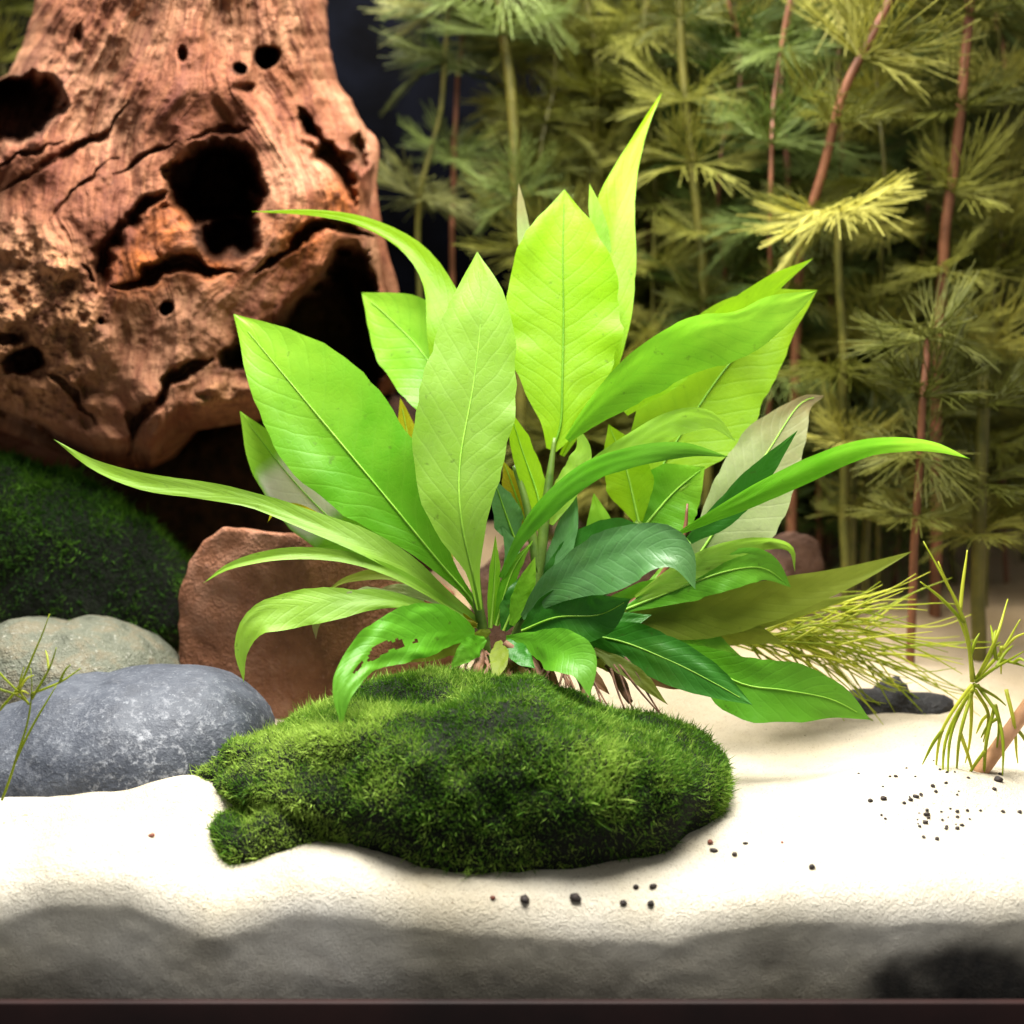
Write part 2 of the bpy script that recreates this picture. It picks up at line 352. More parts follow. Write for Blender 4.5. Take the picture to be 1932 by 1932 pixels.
# close the block
skirt = np.stack([xs, np.full_like(xs, BY), np.full_like(xs, -3.4)], -1)[None]
G = np.concatenate([G, skirt, G[:1]], 0)
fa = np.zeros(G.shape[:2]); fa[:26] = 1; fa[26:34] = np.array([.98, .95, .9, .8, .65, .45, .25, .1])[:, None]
soil_shade = np.zeros(G.shape[:2])
for (u_, v_, ru, rv, am) in [(1880, 1880, 250, 105, .97), (150, 1880, 170, 80, .5), (900, 1880, 420, 60, .4), (1450, 1800, 90, 40, .35), (400, 1790, 60, 30, .4)]:  # dark soil pockets; the wide bottom-centre ellipse paints shade above the rim
    c_ = at(u_, v_, GY); k_ = pxs(GY); nz = fbm(np.stack([G[..., 0]*.8, G[..., 2]*1.2, 0*G[..., 0]], -1), 3, 83)
    e_ = 1-np.hypot((G[..., 0]-c_[0])/(ru*k_), (G[..., 2]-c_[2])/(rv*k_))+.3*nz
    soil_shade = np.maximum(soil_shade, am*sstep0(-.25, .5, e_)*fa)
tag(obj('sand', G.reshape(-1, 3), grid_faces(G.shape[0], nc), M['sand'], attrs={'face': fa.ravel(), 'soil_shade': soil_shade.ravel()}), kind='structure')
# ------------------------------------------------------------------ driftwood
def seg_d(u, v, pts):
    d = np.full(u.shape, 1e9)
    for (x0, y0), (x1, y1) in zip(pts[:-1], pts[1:]):
        dx, dy = x1-x0, y1-y0; t = np.clip(((u-x0)*dx+(v-y0)*dy)/(dx*dx+dy*dy), 0, 1)
        d = np.minimum(d, np.hypot(u-x0-t*dx, v-y0-t*dy))
    return d
def poly_sd(u, v, pts):
    d = seg_d(u, v, pts+[pts[0]]); ins = np.zeros(u.shape, bool); n_ = len(pts)
    for k in range(n_):
        (x0, y0), (x1, y1) = pts[k], pts[(k+1) % n_]
        c_ = ((y0 > v) != (y1 > v)) & (u < (x1-x0)*(v-y0)/((y1-y0)+1e-9)+x0); ins ^= c_
    return np.where(ins, d, -d)
def sstep(a, b, x): t = np.clip((x-a)/(b-a), 0, 1); return t*t*(3-2*t)
NF, NB, NR = 380, 44, 400
sF = np.linspace(-1, 1, NF); sF = np.sign(sF)*(1-(1-np.abs(sF))**1.15)
sB = np.linspace(1, -1, NB+2)[1:-1]
s = np.concatenate([sF, sB]); front = np.concatenate([np.ones(NF, bool), np.zeros(NB, bool)])
tt = np.linspace(0, 1, NR)
Lk = [(-160, 100), (0, 62), (90, 36), (140, 12), (175, -60), (230, -170), (400, -220), (900, -220)]
Rk = [(-160, 615), (0, 622), (90, 626), (150, 640), (190, 668), (250, 694), (320, 706), (400, 713), (500, 728), (560, 742), (900, 745)]
Bk = [(-220, 760), (0, 812), (100, 850), (175, 882), (285, 884), (335, 818), (480, 794), (600, 770), (745, 740)]
ucol = 262+482*s
vb = np.interp(ucol, *zip(*Bk))
VV = -160+tt[:, None]*(vb[None, :]+160)
LL = np.interp(VV, *zip(*Lk)); RR = np.interp(VV, *zip(*Rk))
edge_n = 9*fbm(np.stack([VV*.02, 0*VV, 0*VV], -1), 3, 21)
UU = (LL+RR)/2+(RR-LL)/2*s[None, :]+edge_n*np.sign(s)[None, :]*np.abs(s[None, :])**4
prof = (1-np.abs(s)**2.6)**(1/2.6)
YW = 15.0
Dfront = 7.5+1.2*sstep(100, 700, VV)
Y0 = np.where(front[None, :], YW-Dfront*prof[None, :], YW+8.0*prof[None, :])
# grain: flow that spreads downward and parts round the big hole
hx, hy, R0 = 405., 380., 120.
rr2 = np.maximum((UU-hx)**2+((VV-hy)*.8)**2, 45**2)
psi = (UU-hx)/(1+np.clip(VV+60, 0, None)/520)*(1-.8*R0**2/np.maximum(rr2, R0**2*.9))
psi = psi+14*fbm(np.stack([UU*.008, VV*.008, 0*UU], -1), 3, 5)
al = VV+.35*np.abs(UU-hx)
h = 1.1*fbm(np.stack([UU*.0065, VV*.005, 0*UU], -1), 3, 11)
h += .42*fbm(np.stack([psi/30, al/300, 0*UU], -1), 3, 13)
h += .13*fbm(np.stack([psi/8, al/160, 0*UU+3], -1), 3, 17)
h += .07*fbm(np.stack([UU*.06, VV*.06, 0*UU+3], -1), 3, 19)
rgh = sstep(60, -40, poly_sd(UU, VV, [(-230, 440), (60, 450), (140, 490), (180, 600), (170, 760), (-230, 780)])*-1)
rgh = np.maximum(rgh, sstep(0, 22, poly_sd(UU, VV, [(360, 730), (400, 705), (500, 715), (500, 800), (350, 805)])))
h += rgh*(.5*fbm(np.stack([UU*.03, VV*.03, 0*UU], -1), 4, 31)+.3)
wob = 20*fbm(np.stack([UU*.03, VV*.03, 0*UU+9], -1), 3, 41)
wob2 = 14*fbm(np.stack([UU*.025, VV*.025, 0*UU+4], -1), 3, 47)
cut = np.zeros_like(h)
def hole(cx_, cy_, rx, ry, depth, soft=.35, rot=0):
    global cut
    a = math.radians(rot); x = (UU-cx_)*math.cos(a)+(VV-cy_)*math.sin(a); y = -(UU-cx_)*math.sin(a)+(VV-cy_)*math.cos(a)
    d = 1-np.hypot(x/rx, y/ry)+(wob*.013+wob2*.006)*min(1, 60/rx)
    cut = np.maximum(cut, depth*sstep(0, soft, d))
def crack(pts, wd, depth):
    global cut
    uu = UU+wob*.45; vv_ = VV+wob2*.6; best = np.full(uu.shape, 1e9); tb = np.zeros(uu.shape)
    L_ = [math.hypot(b[0]-a[0], b[1]-a[1]) for a, b in zip(pts[:-1], pts[1:])]; tot = sum(L_); acc = 0
    for (x0, y0), (x1, y1), l_ in zip(pts[:-1], pts[1:], L_):
        t = np.clip(((uu-x0)*(x1-x0)+(vv_-y0)*(y1-y0))/(l_*l_), 0, 1); d = np.hypot(uu-x0-t*(x1-x0), vv_-y0-t*(y1-y0))
        m = d < best; best = np.where(m, d, best); tb = np.where(m, (acc+t*l_)/tot, tb); acc += l_
    wt = wd*(.12+.95*np.sin(math.pi*np.clip(tb, .02, .98))**.7)*(1+.5*fbm(np.stack([UU*.03, VV*.03, 0*UU+wd], -1), 2, 73))
    cut = np.maximum(cut, depth*np.clip(wt/wd, .15, 1)*sstep(-.35, .95, 1-best/np.maximum(wt, 1.5)))
hole(408, 352, 100, 106, 9.0, .6); hole(425, 440, 74, 66, 7, .7); hole(360, 330, 50, 50, 6)
hole(35, 205, 92, 72, 8, .35, -20); hole(-60, 240, 90, 80, 8)
hole(500, 108, 26, 25, 3.2, .5); hole(453, 130, 19, 15, 1.8, .6, 30); hole(345, 103, 11, 18, .9, .8); hole(150, 66, 13, 26, .9, .9)
hole(460, 165, 25, 12, .6, .9); hole(315, 582, 17, 16, 2.6, .6); hole(48, 680, 48, 32, 3.5, .5, -15); hole(190, 605, 9, 9, .8)
hole(20, 640, 30, 14, 1.2, .6)
crack([(560, 200), (600, 262), (640, 320), (668, 390)], 19, 2.6); crack([(640, 320), (690, 300)], 12, 1.6); crack([(680, 250), (684, 330)], 10, 1.8)
crack([(205, 545), (262, 535), (300, 508), (345, 495), (392, 512), (440, 520)], 15, 2.6)
crack([(188, 560), (190, 500), (222, 440), (275, 395), (320, 365)], 17, 2.0)
crack([(480, 512), (540, 470), (585, 432), (640, 418), (700, 440)], 11, 2.8)
crack([(218, 337), (284, 280), (332, 263)], 5, .8); crack([(0, 355), (76, 313), (190, 256), (237, 194)], 7, .9)
crack([(0, 310), (60, 290), (120, 262)], 5, .6); crack([(100, 410), (150, 350), (220, 300)], 5, .5)
crack([(460, 250), (400, 242), (350, 262)], 7, .7); crack([(230, 860), (262, 790), (320, 720), (400, 680)], 15, 2.0)
crack([(0, 770), (60, 800), (140, 850)], 7, .9); crack([(90, 700), (140, 740), (180, 800)], 9, .9); crack([(150, 500), (180, 540)], 8, .8)
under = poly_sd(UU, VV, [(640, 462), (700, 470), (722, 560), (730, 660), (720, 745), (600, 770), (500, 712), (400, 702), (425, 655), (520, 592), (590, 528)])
cut = np.maximum(cut, 10*sstep(-4, 34, under+wob*.6))
fr_mask = front[None, :]*sstep(0, .06, 1-np.abs(s))[None, :]
lim = np.where(front[None, :], YW+6.0, 99)
YY = Y0-np.where(front[None, :], h*np.minimum(1, prof[None, :]*1.3), 0)+cut*fr_mask
YY = np.minimum(YY, np.where(front[None, :], YW+5.5, 99))
# curl under at the foot
cu = sstep(.93, 1.0, tt)[:, None]; YY = YY+np.where(front[None, :], cu**2*5.0, 0)
YY = np.minimum(YY, np.where(front[None, :], YW+5.5, 99))
Pw = atv(UU, VV, YY)
cap = Pw[-1:].copy(); cap[..., 1] = YW+2; capt = Pw[:1].copy(); capt[..., 1] = YW
Pw = np.concatenate([capt, Pw, cap], 0)
def pad(a): return np.concatenate([a[:1], a, a[-1:]], 0).ravel()
orange = np.zeros_like(h)
for (x, y, r) in [(262, 505, 60), (395, 495, 50), (560, 445, 60), (340, 430, 60), (640, 380, 40)]: orange = np.maximum(orange, np.exp(-((UU-x)**2+(VV-y)**2)/r**2))
recess_shade = sstep(-6, 20, under)*.85  # shade of the undercut and holes painted into the wood colour
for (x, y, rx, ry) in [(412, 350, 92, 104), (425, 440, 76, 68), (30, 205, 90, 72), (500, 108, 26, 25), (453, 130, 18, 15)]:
    recess_shade = np.maximum(recess_shade, .8*sstep(-.02, .3, 1-np.hypot((UU-x)/rx, (VV-y)/ry)))
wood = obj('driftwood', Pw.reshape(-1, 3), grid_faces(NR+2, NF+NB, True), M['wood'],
    uv=np.stack([pad(psi)/400, pad(al)/400], -1), attrs={'orange': pad(orange), 'rough': pad(rgh), 'recess_shade': pad(recess_shade)})
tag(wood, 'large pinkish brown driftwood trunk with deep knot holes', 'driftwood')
def ptube(name, pts, r, mat, parent=None, n_=24, k=8, wob_=0, **kw):
    C = spline([at(*p) for p in pts], n_)
    if wob_: C = C+wob_*np.stack([vn(C*.8, i+3) for i in range(3)], -1)
    rad = np.interp(np.linspace(0, 1, n_), np.linspace(0, 1, len(r)), r) if isinstance(r, (list, tuple)) else np.full(n_, r)
    rad = rad.copy(); V, F = tube_vf(C, rad, k)
    # end caps: pull last rings shut
    V = np.vstack([V, C[:1], C[-1:]]); a0 = len(V)-2
    Fl = F.tolist()+[[a0, (j+1) % k, j] for j in range(k)]+[[a0+1, (n_-1)*k+j, (n_-1)*k+(j+1) % k] for j in range(k)]
    return obj(name, V, Fl, mat, parent, **kw)
r_ = ptube('root', [(672, 240, 15), (694, 300, 13.4), (704, 380, 12.9), (718, 470, 12.7), (736, 560, 13), (745, 700, 13)], [.2, .32, .36, .34, .3, .26], M['wood'], wood, 40, 10, .25)
# ------------------------------------------------------------------ stones
def blob(name, c, outline, Y, df, db, mat, parent=None, noise=.3, nscale=.35, seed=0, nt=96, nphi=48, sq=2.4, attrs=None, smooth=True, tilt=0, nose=0):
    """closed stone: its upright outline at depth Y, bulging df towards the glass and db to the back"""
    C0 = at(c[0], c[1], Y); th = np.linspace(0, 2*math.pi, nt, endpoint=False)
    ang = np.array([math.atan2(-(v-c[1]), u-c[0]) % (2*math.pi) for u, v in outline]); rad = np.array([math.hypot(u-c[0], v-c[1]) for u, v in outline])
    o_ = np.argsort(ang); ang, rad = ang[o_], rad[o_]
    r = np.interp(th, np.concatenate([ang-2*math.pi, ang, ang+2*math.pi]), np.tile(rad, 3))
    kx = np.array([1, 2, 1])/4; r = np.convolve(np.concatenate([r[-1:], r, r[:1]]), kx, 'valid')
    E = atv(c[0]+r*np.cos(th), c[1]-r*np.sin(th), Y)-C0
    ph = np.linspace(0, math.pi, nphi); sp = np.sin(ph)**(2/sq); cp = np.sign(np.cos(ph))*np.abs(np.cos(ph))**(2/sq)
    V = C0+sp[:, None, None]*E[None]+np.where(cp < 0, db, df)[:, None, None]*(-cp)[:, None, None]*np.array([0, 1, 0])
    V[:, :, 2] += tilt*np.maximum(V[:, :, 1]-Y, 0)+nose*np.maximum(Y-V[:, :, 1], 0)
    nrm = V-C0; nrm = nrm/np.maximum(np.linalg.norm(nrm, axis=2, keepdims=True), .01)
    V = V+nrm*(noise*fbm(V*nscale, 5, seed))[..., None]
    A = attrs(V.reshape(-1, 3)) if attrs else None
    return obj(name, V.reshape(-1, 3), grid_faces(nphi, nt, True), mat, parent, attrs=A, smooth=smooth)
blob('root', (470, 960), [(110, 900), (160, 850), (400, 800), (700, 740), (800, 760), (820, 1080), (600, 1120), (200, 1110), (110, 1050)], 17.5, 2.5, 3.5, M['wood'], wood, .5, .4, 33, attrs=lambda V: {'recess_shade': np.full(len(V), .97)})  # added mass filling the gap under the trunk, shade painted near black
slate = blob('grey_stone', (200, 1440), [(-160, 1450), (-60, 1375), (60, 1318), (200, 1274), (330, 1256), (420, 1264), (480, 1302), (516, 1345), (505, 1420), (440, 1500), (250, 1570), (0, 1600), (-140, 1560)], -.5, 4.0, 4.5, M['slate'], noise=.18, nscale=.3, seed=3, tilt=-.2,
    attrs=lambda V: {'dust': np.clip(1.1-(V[:, 2]-sand_z(V[:, 0], V[:, 1])-.2)/2.2, 0, 1)*np.clip((V[:, 0]+13)/3, .25, 1)})
tag(slate, 'smooth blue grey stone dusted with white sand', 'stone')
tag(blob('tan_stone', (120, 1290), [(-150, 1290), (-80, 1200), (0, 1174), (130, 1166), (245, 1188), (330, 1240), (370, 1300), (330, 1380), (100, 1420), (-100, 1400)], 4.5, 3.5, 3.5, M['tan'], noise=.22, nscale=.4, seed=8, tilt=-.25),
    'rounded speckled tan stone behind the blue grey stone', 'stone')
def slab(name, poly, Y, thick, ridge, mat, seed, noise=.14, cuts=5):
    """angular stone: front of two facets meeting in a ridge; poly = (u, v, depth offset)"""
    import bmesh
    bm = bmesh.new()
    f_ = [bm.verts.new(at(u, v, Y+d)) for (u, v, d) in poly]
    cen = sum((Vector(x.co) for x in f_), Vector())/len(f_)
    b_ = [bm.verts.new(Vector(x.co)*.92+cen*.08+Vector((0, thick, -.45))) for x in f_]
    a, b = ridge
    bm.faces.new(f_[a:b+1]); bm.faces.new(f_[b:]+f_[:a+1]); bm.faces.new(b_[a:b+1][::-1]); bm.faces.new((b_[b:]+b_[:a+1])[::-1])
    for i in range(len(f_)): j = (i+1) % len(f_); bm.faces.new((f_[j], f_[i], b_[i], b_[j]))
    bmesh.ops.recalc_face_normals(bm, faces=bm.faces)
    bmesh.ops.bevel(bm, geom=list(bm.edges), offset=.1, segments=2, affect='EDGES', profile=.5)
    bmesh.ops.triangulate(bm, faces=bm.faces)
    for _ in range(cuts):
        e = [x for x in bm.edges if x.calc_length() > .45]
        if not e: break
        bmesh.ops.subdivide_edges(bm, edges=e, cuts=1); bmesh.ops.triangulate(bm, faces=[x for x in bm.faces if len(x.verts) > 4])
    bmesh.ops.triangulate(bm, faces=bm.faces)
    V = np.array([x.co[:] for x in bm.verts]); bm.verts.index_update(); F = [[x.index for x in q.verts] for q in bm.faces]; bm.normal_update()
    N = np.array([x.normal[:] for x in bm.verts]); bm.free()
    V = V+N*(noise*fbm(V*.7, 4, seed)+.04*fbm(V*4, 2, seed+5))[:, None]
    return obj(name, V, F, mat)
tag(slab('red_stone', [(330, 1255, 1.2), (334, 1130, 1.1), (352, 1058, 1.0), (382, 1020, .9), (420, 996, .7), (568, 1012, -.2), (720, 1036, .6), (860, 1120, 1.4), (860, 1340, 1.4), (640, 1400, -.3), (460, 1390, .8)], 3.2, 3.4, (5, 9), M['red'], 4),
    'angular reddish brown slab propped between grey stone and leafy plant', 'stone')
tag(slab('brown_stone', [(880, 1300, 0), (890, 1080, 0), (960, 1030, 0), (1100, 1012, -.6), (1240, 1020, 0), (1330, 1050, .4), (1360, 1150, .4), (1330, 1300, .2), (1100, 1320, -.6)], 9.5, 3.5, (3, 8), M['brown'], 14),
    'brown stone mostly hidden behind the stems of the leafy plant', 'stone')
tag(slab('brown_stone', [(1440, 1090, 0), (1450, 1020, 0), (1495, 998, -.3), (1545, 1020, 0), (1562, 1070, .2), (1540, 1110, .2), (1480, 1120, -.3)], 12, 1.6, (2, 6), M['brown'], 24, .1),
    'small dull brown stone just behind the right edge of the leafy plant', 'stone')
tag(blob('dark_stone', (1690, 1318), [(1560, 1335), (1590, 1300), (1650, 1298), (1720, 1304), (1780, 1316), (1792, 1335), (1740, 1352), (1640, 1365), (1570, 1360)], 4.2, 1.2, 1.2, M['blackstone'], noise=.22, nscale=1.2, seed=12, nt=64, nphi=32, tilt=-.4),
    'flat black stone on the sand beyond the lower right leaves', 'stone')
# ------------------------------------------------------------------ moss
def surf_sample(o, count, keep=None):
    me = o.data; V = np.zeros(len(me.vertices)*3, np.float32); me.vertices.foreach_get('co', V); V = V.reshape(-1, 3)/CM+base_of(o.parent)
    me.calc_loop_triangles(); Tn = np.zeros(len(me.loop_triangles)*3, np.int32); me.loop_triangles.foreach_get('vertices', Tn); Tn = Tn.reshape(-1, 3)
    a, b, c = V[Tn[:, 0]], V[Tn[:, 1]], V[Tn[:, 2]]; N = np.cross(b-a, c-a); A = np.linalg.norm(N, axis=1); N = N/np.maximum(A[:, None], 1e-9)
    k = rng.choice(len(Tn), count, p=A/A.sum()); r1 = np.sqrt(rng.random(count)); r2 = rng.random(count)
    Pp = a[k]*(1-r1)[:, None]+b[k]*(r1*(1-r2))[:, None]+c[k]*(r1*r2)[:, None]; N = N[k]
    if keep is not None: m = keep(Pp, N); Pp, N = Pp[m], N[m]
    return Pp, N
def moss(name, o, parent, count, length, width, mat, keep=None, lift=.2, seed=0):
    cen = np.array([v.co[:] for v in list(o.data.vertices)[::37]]).mean(0)/CM+base_of(o.parent)
    Pp, N = surf_sample(o, count, keep)
    sgn = np.sign(np.einsum('ij,ij->i', N, Pp-cen)); N = N*np.where(sgn == 0, 1, sgn)[:, None]
    m = len(Pp); cl = np.clip(fbm(Pp*.9, 3, 50+seed), -.55, 1.2)
    D = N*.75+rng.normal(0, .55, (m, 3))+np.array([0, 0, lift]); D += .5*np.stack([vn(Pp*1.6, 61), vn(Pp*1.6, 62), vn(Pp*1.6, 63)], -1)
    D /= np.linalg.norm(D, axis=1, keepdims=True)
    L = length*(.45+.7*rng.random(m)+1.5*rng.random(m)**12)*(1+.45*cl); W = width*(.7+.6*rng.random(m))
    sd = np.cross(D, rng.normal(0, 1, (m, 3))); sd /= np.linalg.norm(sd, axis=1, keepdims=True)
    bend = rng.normal(0, .22, (m, 3))*L[:, None]
    B = Pp-N*.05
    V = np.stack([B-sd*W[:, None], B+sd*W[:, None], B+D*(L*.55)[:, None]+sd*(W*.9)[:, None]+bend*.3, B+D*(L*.55)[:, None]-sd*(W*.9)[:, None]+bend*.3, B+D*L[:, None]+bend], 1).reshape(-1, 3)
    i = np.arange(m)*5; F = np.concatenate([np.stack([i, i+1, i+2], -1), np.stack([i, i+2, i+3], -1), np.stack([i+3, i+2, i+4], -1)])
    va = np.repeat(np.clip(rng.random(m)*.7+.45*cl+.12+(.85*np.clip((-Pp[:, 0]-2.0)/4.5, 0, 1)*np.clip(.6+1.2*fbm(Pp*.8, 3, 91), 0, 1) if seed == 0 else 0), 0, 1.4), 5)
    return tag(obj(name, V, F, mat, parent, attrs={'var': va}), kind='stuff')
ms = empty('mossy_stone', at(880, 1660, -3), 'low stone covered in green moss under the leafy plant', 'mossy stone')
rk = blob('stone', (900, 1490), [(372, 1462), (440, 1410), (540, 1352), (650, 1318), (800, 1292), (940, 1292), (1060, 1306), (1180, 1342), (1300, 1380), (1366, 1420), (1384, 1462), (1370, 1510), (1320, 1570), (1240, 1628), (1160, 1662), (1000, 1682), (850, 1688), (720, 1670), (640, 1640), (560, 1600), (500, 1560), (470, 1520)], -2.7, 4.5, 4.4, M['mossrock'], ms, .35, .5, 5, 140, 70, 2.1, tilt=-.42, nose=.14)
lobes = [blob('stone', (490, 1590), [(388, 1590), (404, 1556), (470, 1536), (560, 1530), (640, 1560), (600, 1610), (500, 1634), (436, 1650), (404, 1630)], -5.6, .9, 2.2, M['mossrock'], ms, .22, .9, 6, 48, 24),
    blob('stone', (470, 1462), [(338, 1486), (352, 1470), (420, 1432), (520, 1388), (600, 1400), (560, 1490), (420, 1500)], -3.4, .9, 1.6, M['mossrock'], ms, .22, .9, 16, 48, 24, tilt=-.4)]
def kp(Pp, N):
    z = Pp[:, 2]-sand_z(Pp[:, 0], Pp[:, 1]); f = np.clip((z-.8)/1.2, 0.22, 1)+.35*np.clip(fbm(Pp*.6, 3, 77), -.3, 1)*(z > .2)
    f = np.where((Pp[:, 0] < -3.5) | (Pp[:, 0] > 5), np.maximum(f, .8*(z > .1)), f)
    return rng.random(len(Pp)) < f
moss('moss', rk, ms, 460000, .15, .012, M['moss'], kp)
for lb in lobes: moss('moss', lb, ms, 36000, .15, .012, M['moss'])
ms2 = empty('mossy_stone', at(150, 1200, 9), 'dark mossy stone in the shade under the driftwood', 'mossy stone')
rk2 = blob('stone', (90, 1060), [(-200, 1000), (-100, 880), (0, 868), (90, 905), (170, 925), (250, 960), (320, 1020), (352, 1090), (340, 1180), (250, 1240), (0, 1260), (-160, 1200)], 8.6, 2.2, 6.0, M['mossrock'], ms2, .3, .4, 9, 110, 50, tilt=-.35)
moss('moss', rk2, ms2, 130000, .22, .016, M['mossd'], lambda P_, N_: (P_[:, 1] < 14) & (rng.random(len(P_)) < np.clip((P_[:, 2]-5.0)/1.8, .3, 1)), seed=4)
# ------------------------------------------------------------------ leafy plant
pb = at(935, 1270, -.8)
plant = empty('leafy_plant', pb, 'bright green broad leaved aquatic plant growing on the mossy stone', 'aquatic plant')
def leaf(pts, wl, wr=None, mat='green', roll=0, fold=.12, wave=.05, rib='midrib', n_=34, m_=13, holes=None, pale=None, seed=None, waven=5, droop=0):
    """pts: midrib tip->base (u,v,Y); wl/wr: half widths in photo pixels at even stations"""
    seed = seed if seed is not None else len(plant.children)
    C = spline([at(*p) for p in pts], n_); t = tangents(C); view = C-np.array([0, CY, CZ]); view /= np.linalg.norm(view, axis=1, keepdims=True)
    sd = np.cross(view, t); sd /= np.linalg.norm(sd, axis=1, keepdims=True); nm = np.cross(t, sd)
    nm *= np.where(np.einsum('ij,ij->i', nm, view) > 0, -1, 1)[:, None]
    q = np.linspace(0, 1, n_); roll = np.interp(q, np.linspace(0, 1, len(roll)), roll) if isinstance(roll, (list, tuple)) else np.full(n_, roll)
    a = np.radians(roll)[:, None]; sd, nm = sd*np.cos(a)+nm*np.sin(a), nm*np.cos(a)-sd*np.sin(a)
    wr = wr or wl; wl, wr = wr, wl
    def wid(wv):
        k = np.linspace(0, 1, len(wv)); d = np.interp(q, k, wv)
        for _ in range(2): d[1:-1] = (d[:-2]+2*d[1:-1]+d[2:])/4
        return d
    sc = np.array([pxs(y) for y in C[:, 1]]); WL = wid(wl)*sc; WR = wid(wr)*sc
    g = np.linspace(-1, 1, m_); V = np.zeros((n_, m_, 3))
    rp = fbm(np.stack([np.repeat(q[:, None]*waven, m_, 1), np.repeat(g[None]*1.2, n_, 0), np.full((n_, m_), seed*3.7)], -1), 3, seed)
    rq = fbm(np.stack([np.repeat(q[:, None]*waven*3.2, m_, 1), np.repeat(np.sign(g)[None], n_, 0), np.full((n_, m_), seed*1.9)], -1), 3, seed+40)
    for j, x in enumerate(g):
        Wd = WR if x > 0 else WL
        V[:, j] = C+sd*(x*Wd*(1+.03*rp[:, j]+.05*rq[:, j]))[:, None]+nm*(-abs(x)**1.3*Wd*fold*-1+wave*8*(rp[:, j]+.5*rq[:, j]*abs(x))*abs(x)*np.minimum(Wd, 1.0)*.35+.02*rp[:, j])[:, None]
    F = grid_faces(n_, m_)
    UV = np.stack([np.repeat(g[None], n_, 0), np.repeat(q[:, None], m_, 1)], -1).reshape(-1, 2)
    pa = np.zeros((n_, m_))
    if pale: q0, q1, g0, g1 = pale; pa = sstep(q0, q0+.08, q[:, None])*sstep(q1, q1-.08, q[:, None])*sstep(g0-.1, g0+.1, g[None])*sstep(g1+.1, g1-.1, g[None])*sstep(-.6, -.1, rp)
    if holes:
        cq = (q[:-1]+q[1:])/2; cg = (g[:-1]+g[1:])/2; keep = np.ones((n_-1, m_-1), bool)
        for (hq, hg, rq, rg) in holes: keep &= ((cq[:, None]-hq)/rq)**2+((cg[None]-hg)/rg)**2 > 1+.6*rp[:-1, :-1]
        F = F[keep.ravel()]
    lf = obj('leaf', V.reshape(-1, 3), F, M[mat], plant, uv=UV, attrs={'pale': pa.ravel()})
    if rib:
        k0 = int(n_*.06); Cr = C[k0:]+nm[k0:]*.015; V2, F2 = tube_vf(Cr, np.linspace(.01, .04, len(Cr)), 6)
        obj('midrib', V2, F2, M[rib], lf)
    return lf
B0 = (915, 1185, -.5)
# --- rosette, back to front
leaf([(1250, 172, 6.6), (1205, 262, 5.8), (1168, 380, 4.8), (1156, 500, 3.9), (1146, 620, 3.0), (1110, 760, 2.5), (1060, 860, 2)], [0, 9, 34, 46, 44, 38, 16, 5], [0, 10, 24, 38, 46, 40, 20, 5], 'lime', 0, .15, .05, None)
leaf([(978, 345, 4), (983, 395, 4), (990, 460, 4), (1000, 540, 3.5)], [0, 9, 14, 15, 10], None, 'silver', 25, .2, .02, None)
leaf([(1112, 345, 4.5), (1124, 400, 4.3), (1140, 480, 4)], [0, 12, 18, 14], None, 'pale', 20, .1, .02, None)
leaf([(475, 399, 4.8), (600, 402, 4.8), (700, 424, 4.6), (780, 472, 4.3), (828, 545, 3.8), (850, 640, 3), (872, 780, 2.6), (890, 1000, 1.2)], [0, 6, 9, 14, 22, 42, 50, 46, 26, 6], [0, 5, 9, 15, 24, 38, 52, 48, 26, 6], 'lime', 12, .1, .04, None)
leaf([(682, 552, 5.4), (740, 605, 4.8), (800, 670, 4.1), (850, 760, 3.2), (890, 920, 2)], [0, 62, 82, 68, 24, 5], [0, 66, 92, 72, 24, 5], 'fresh', 0, .1, .05)
leaf([(755, 750, 3), (772, 830, 2.9), (800, 920, 2.5), (850, 1060, 1)], [0, 26, 36, 28, 6], None, 'yellow', 0, .1, .03)
leaf([(452, 775, 2.2), (500, 840, 2.2), (565, 920, 2.1), (650, 1000, 1.6), (790, 1090, .5)], [0, 48, 66, 60, 30, 6], [0, 34, 56, 50, 30, 6], 'fresh', 0, .08, .03, pale=(.22, .6, -1.2, .9))
leaf([(1535, 487, 3.4), (1465, 535, 3.2), (1395, 590, 3.0), (1290, 680, 2.5), (1180, 780, 2)], [0, 22, 30, 34, 26, 6], [0, 14, 26, 34, 26, 6], 'lime', 10, .1, .03, None)
leaf([(1542, 547, 4.8), (1450, 612, 4.2), (1375, 688, 3.5), (1310, 780, 2.9), (1255, 870, 2.2), (1200, 985, 1.6)], [0, 60, 100, 112, 100, 70, 12], [0, 46, 84, 104, 94, 56, 12], 'lime', 0, .06, .04, 'midrib_dark')
leaf([(1065, 357, 3.6), (1062, 470, 2.9), (1063, 600, 2.2), (1061, 720, 1.5), (1058, 800, 1.1), (1042, 850, .9)], [0, 66, 100, 106, 96, 58, 12], [0, 60, 98, 110, 98, 54, 8], 'lime', 0, .08, .05, 'midrib_dark')
leaf([(1540, 549, -.8), (1420, 603, -.6), (1320, 632, -.3), (1210, 696, 0), (1130, 766, .3), (1070, 830, .6)], [0, 34, 24, 44, 42, 34, 20, 6], [0, 42, 66, 64, 60, 50, 26, 6], 'fresh', [10, 15, 20, 20, 15, 10], .12, .05, None)
leaf([(960, 770, .8), (985, 850, .8), (1015, 940, .6), (1020, 1010, .4)], [0, 20, 26, 20, 4], None, 'lime', 20, .1, .03)
leaf([(950, 870, 1.2), (972, 930, 1), (995, 1000, .8)], [0, 20, 22, 6], None, 'yellow', 0, .1, .03)
leaf([(930, 900, 0), (950, 960, .2), (975, 1030, .4)], [0, 26, 32, 8], None, 'blue', 30, .1, .06)
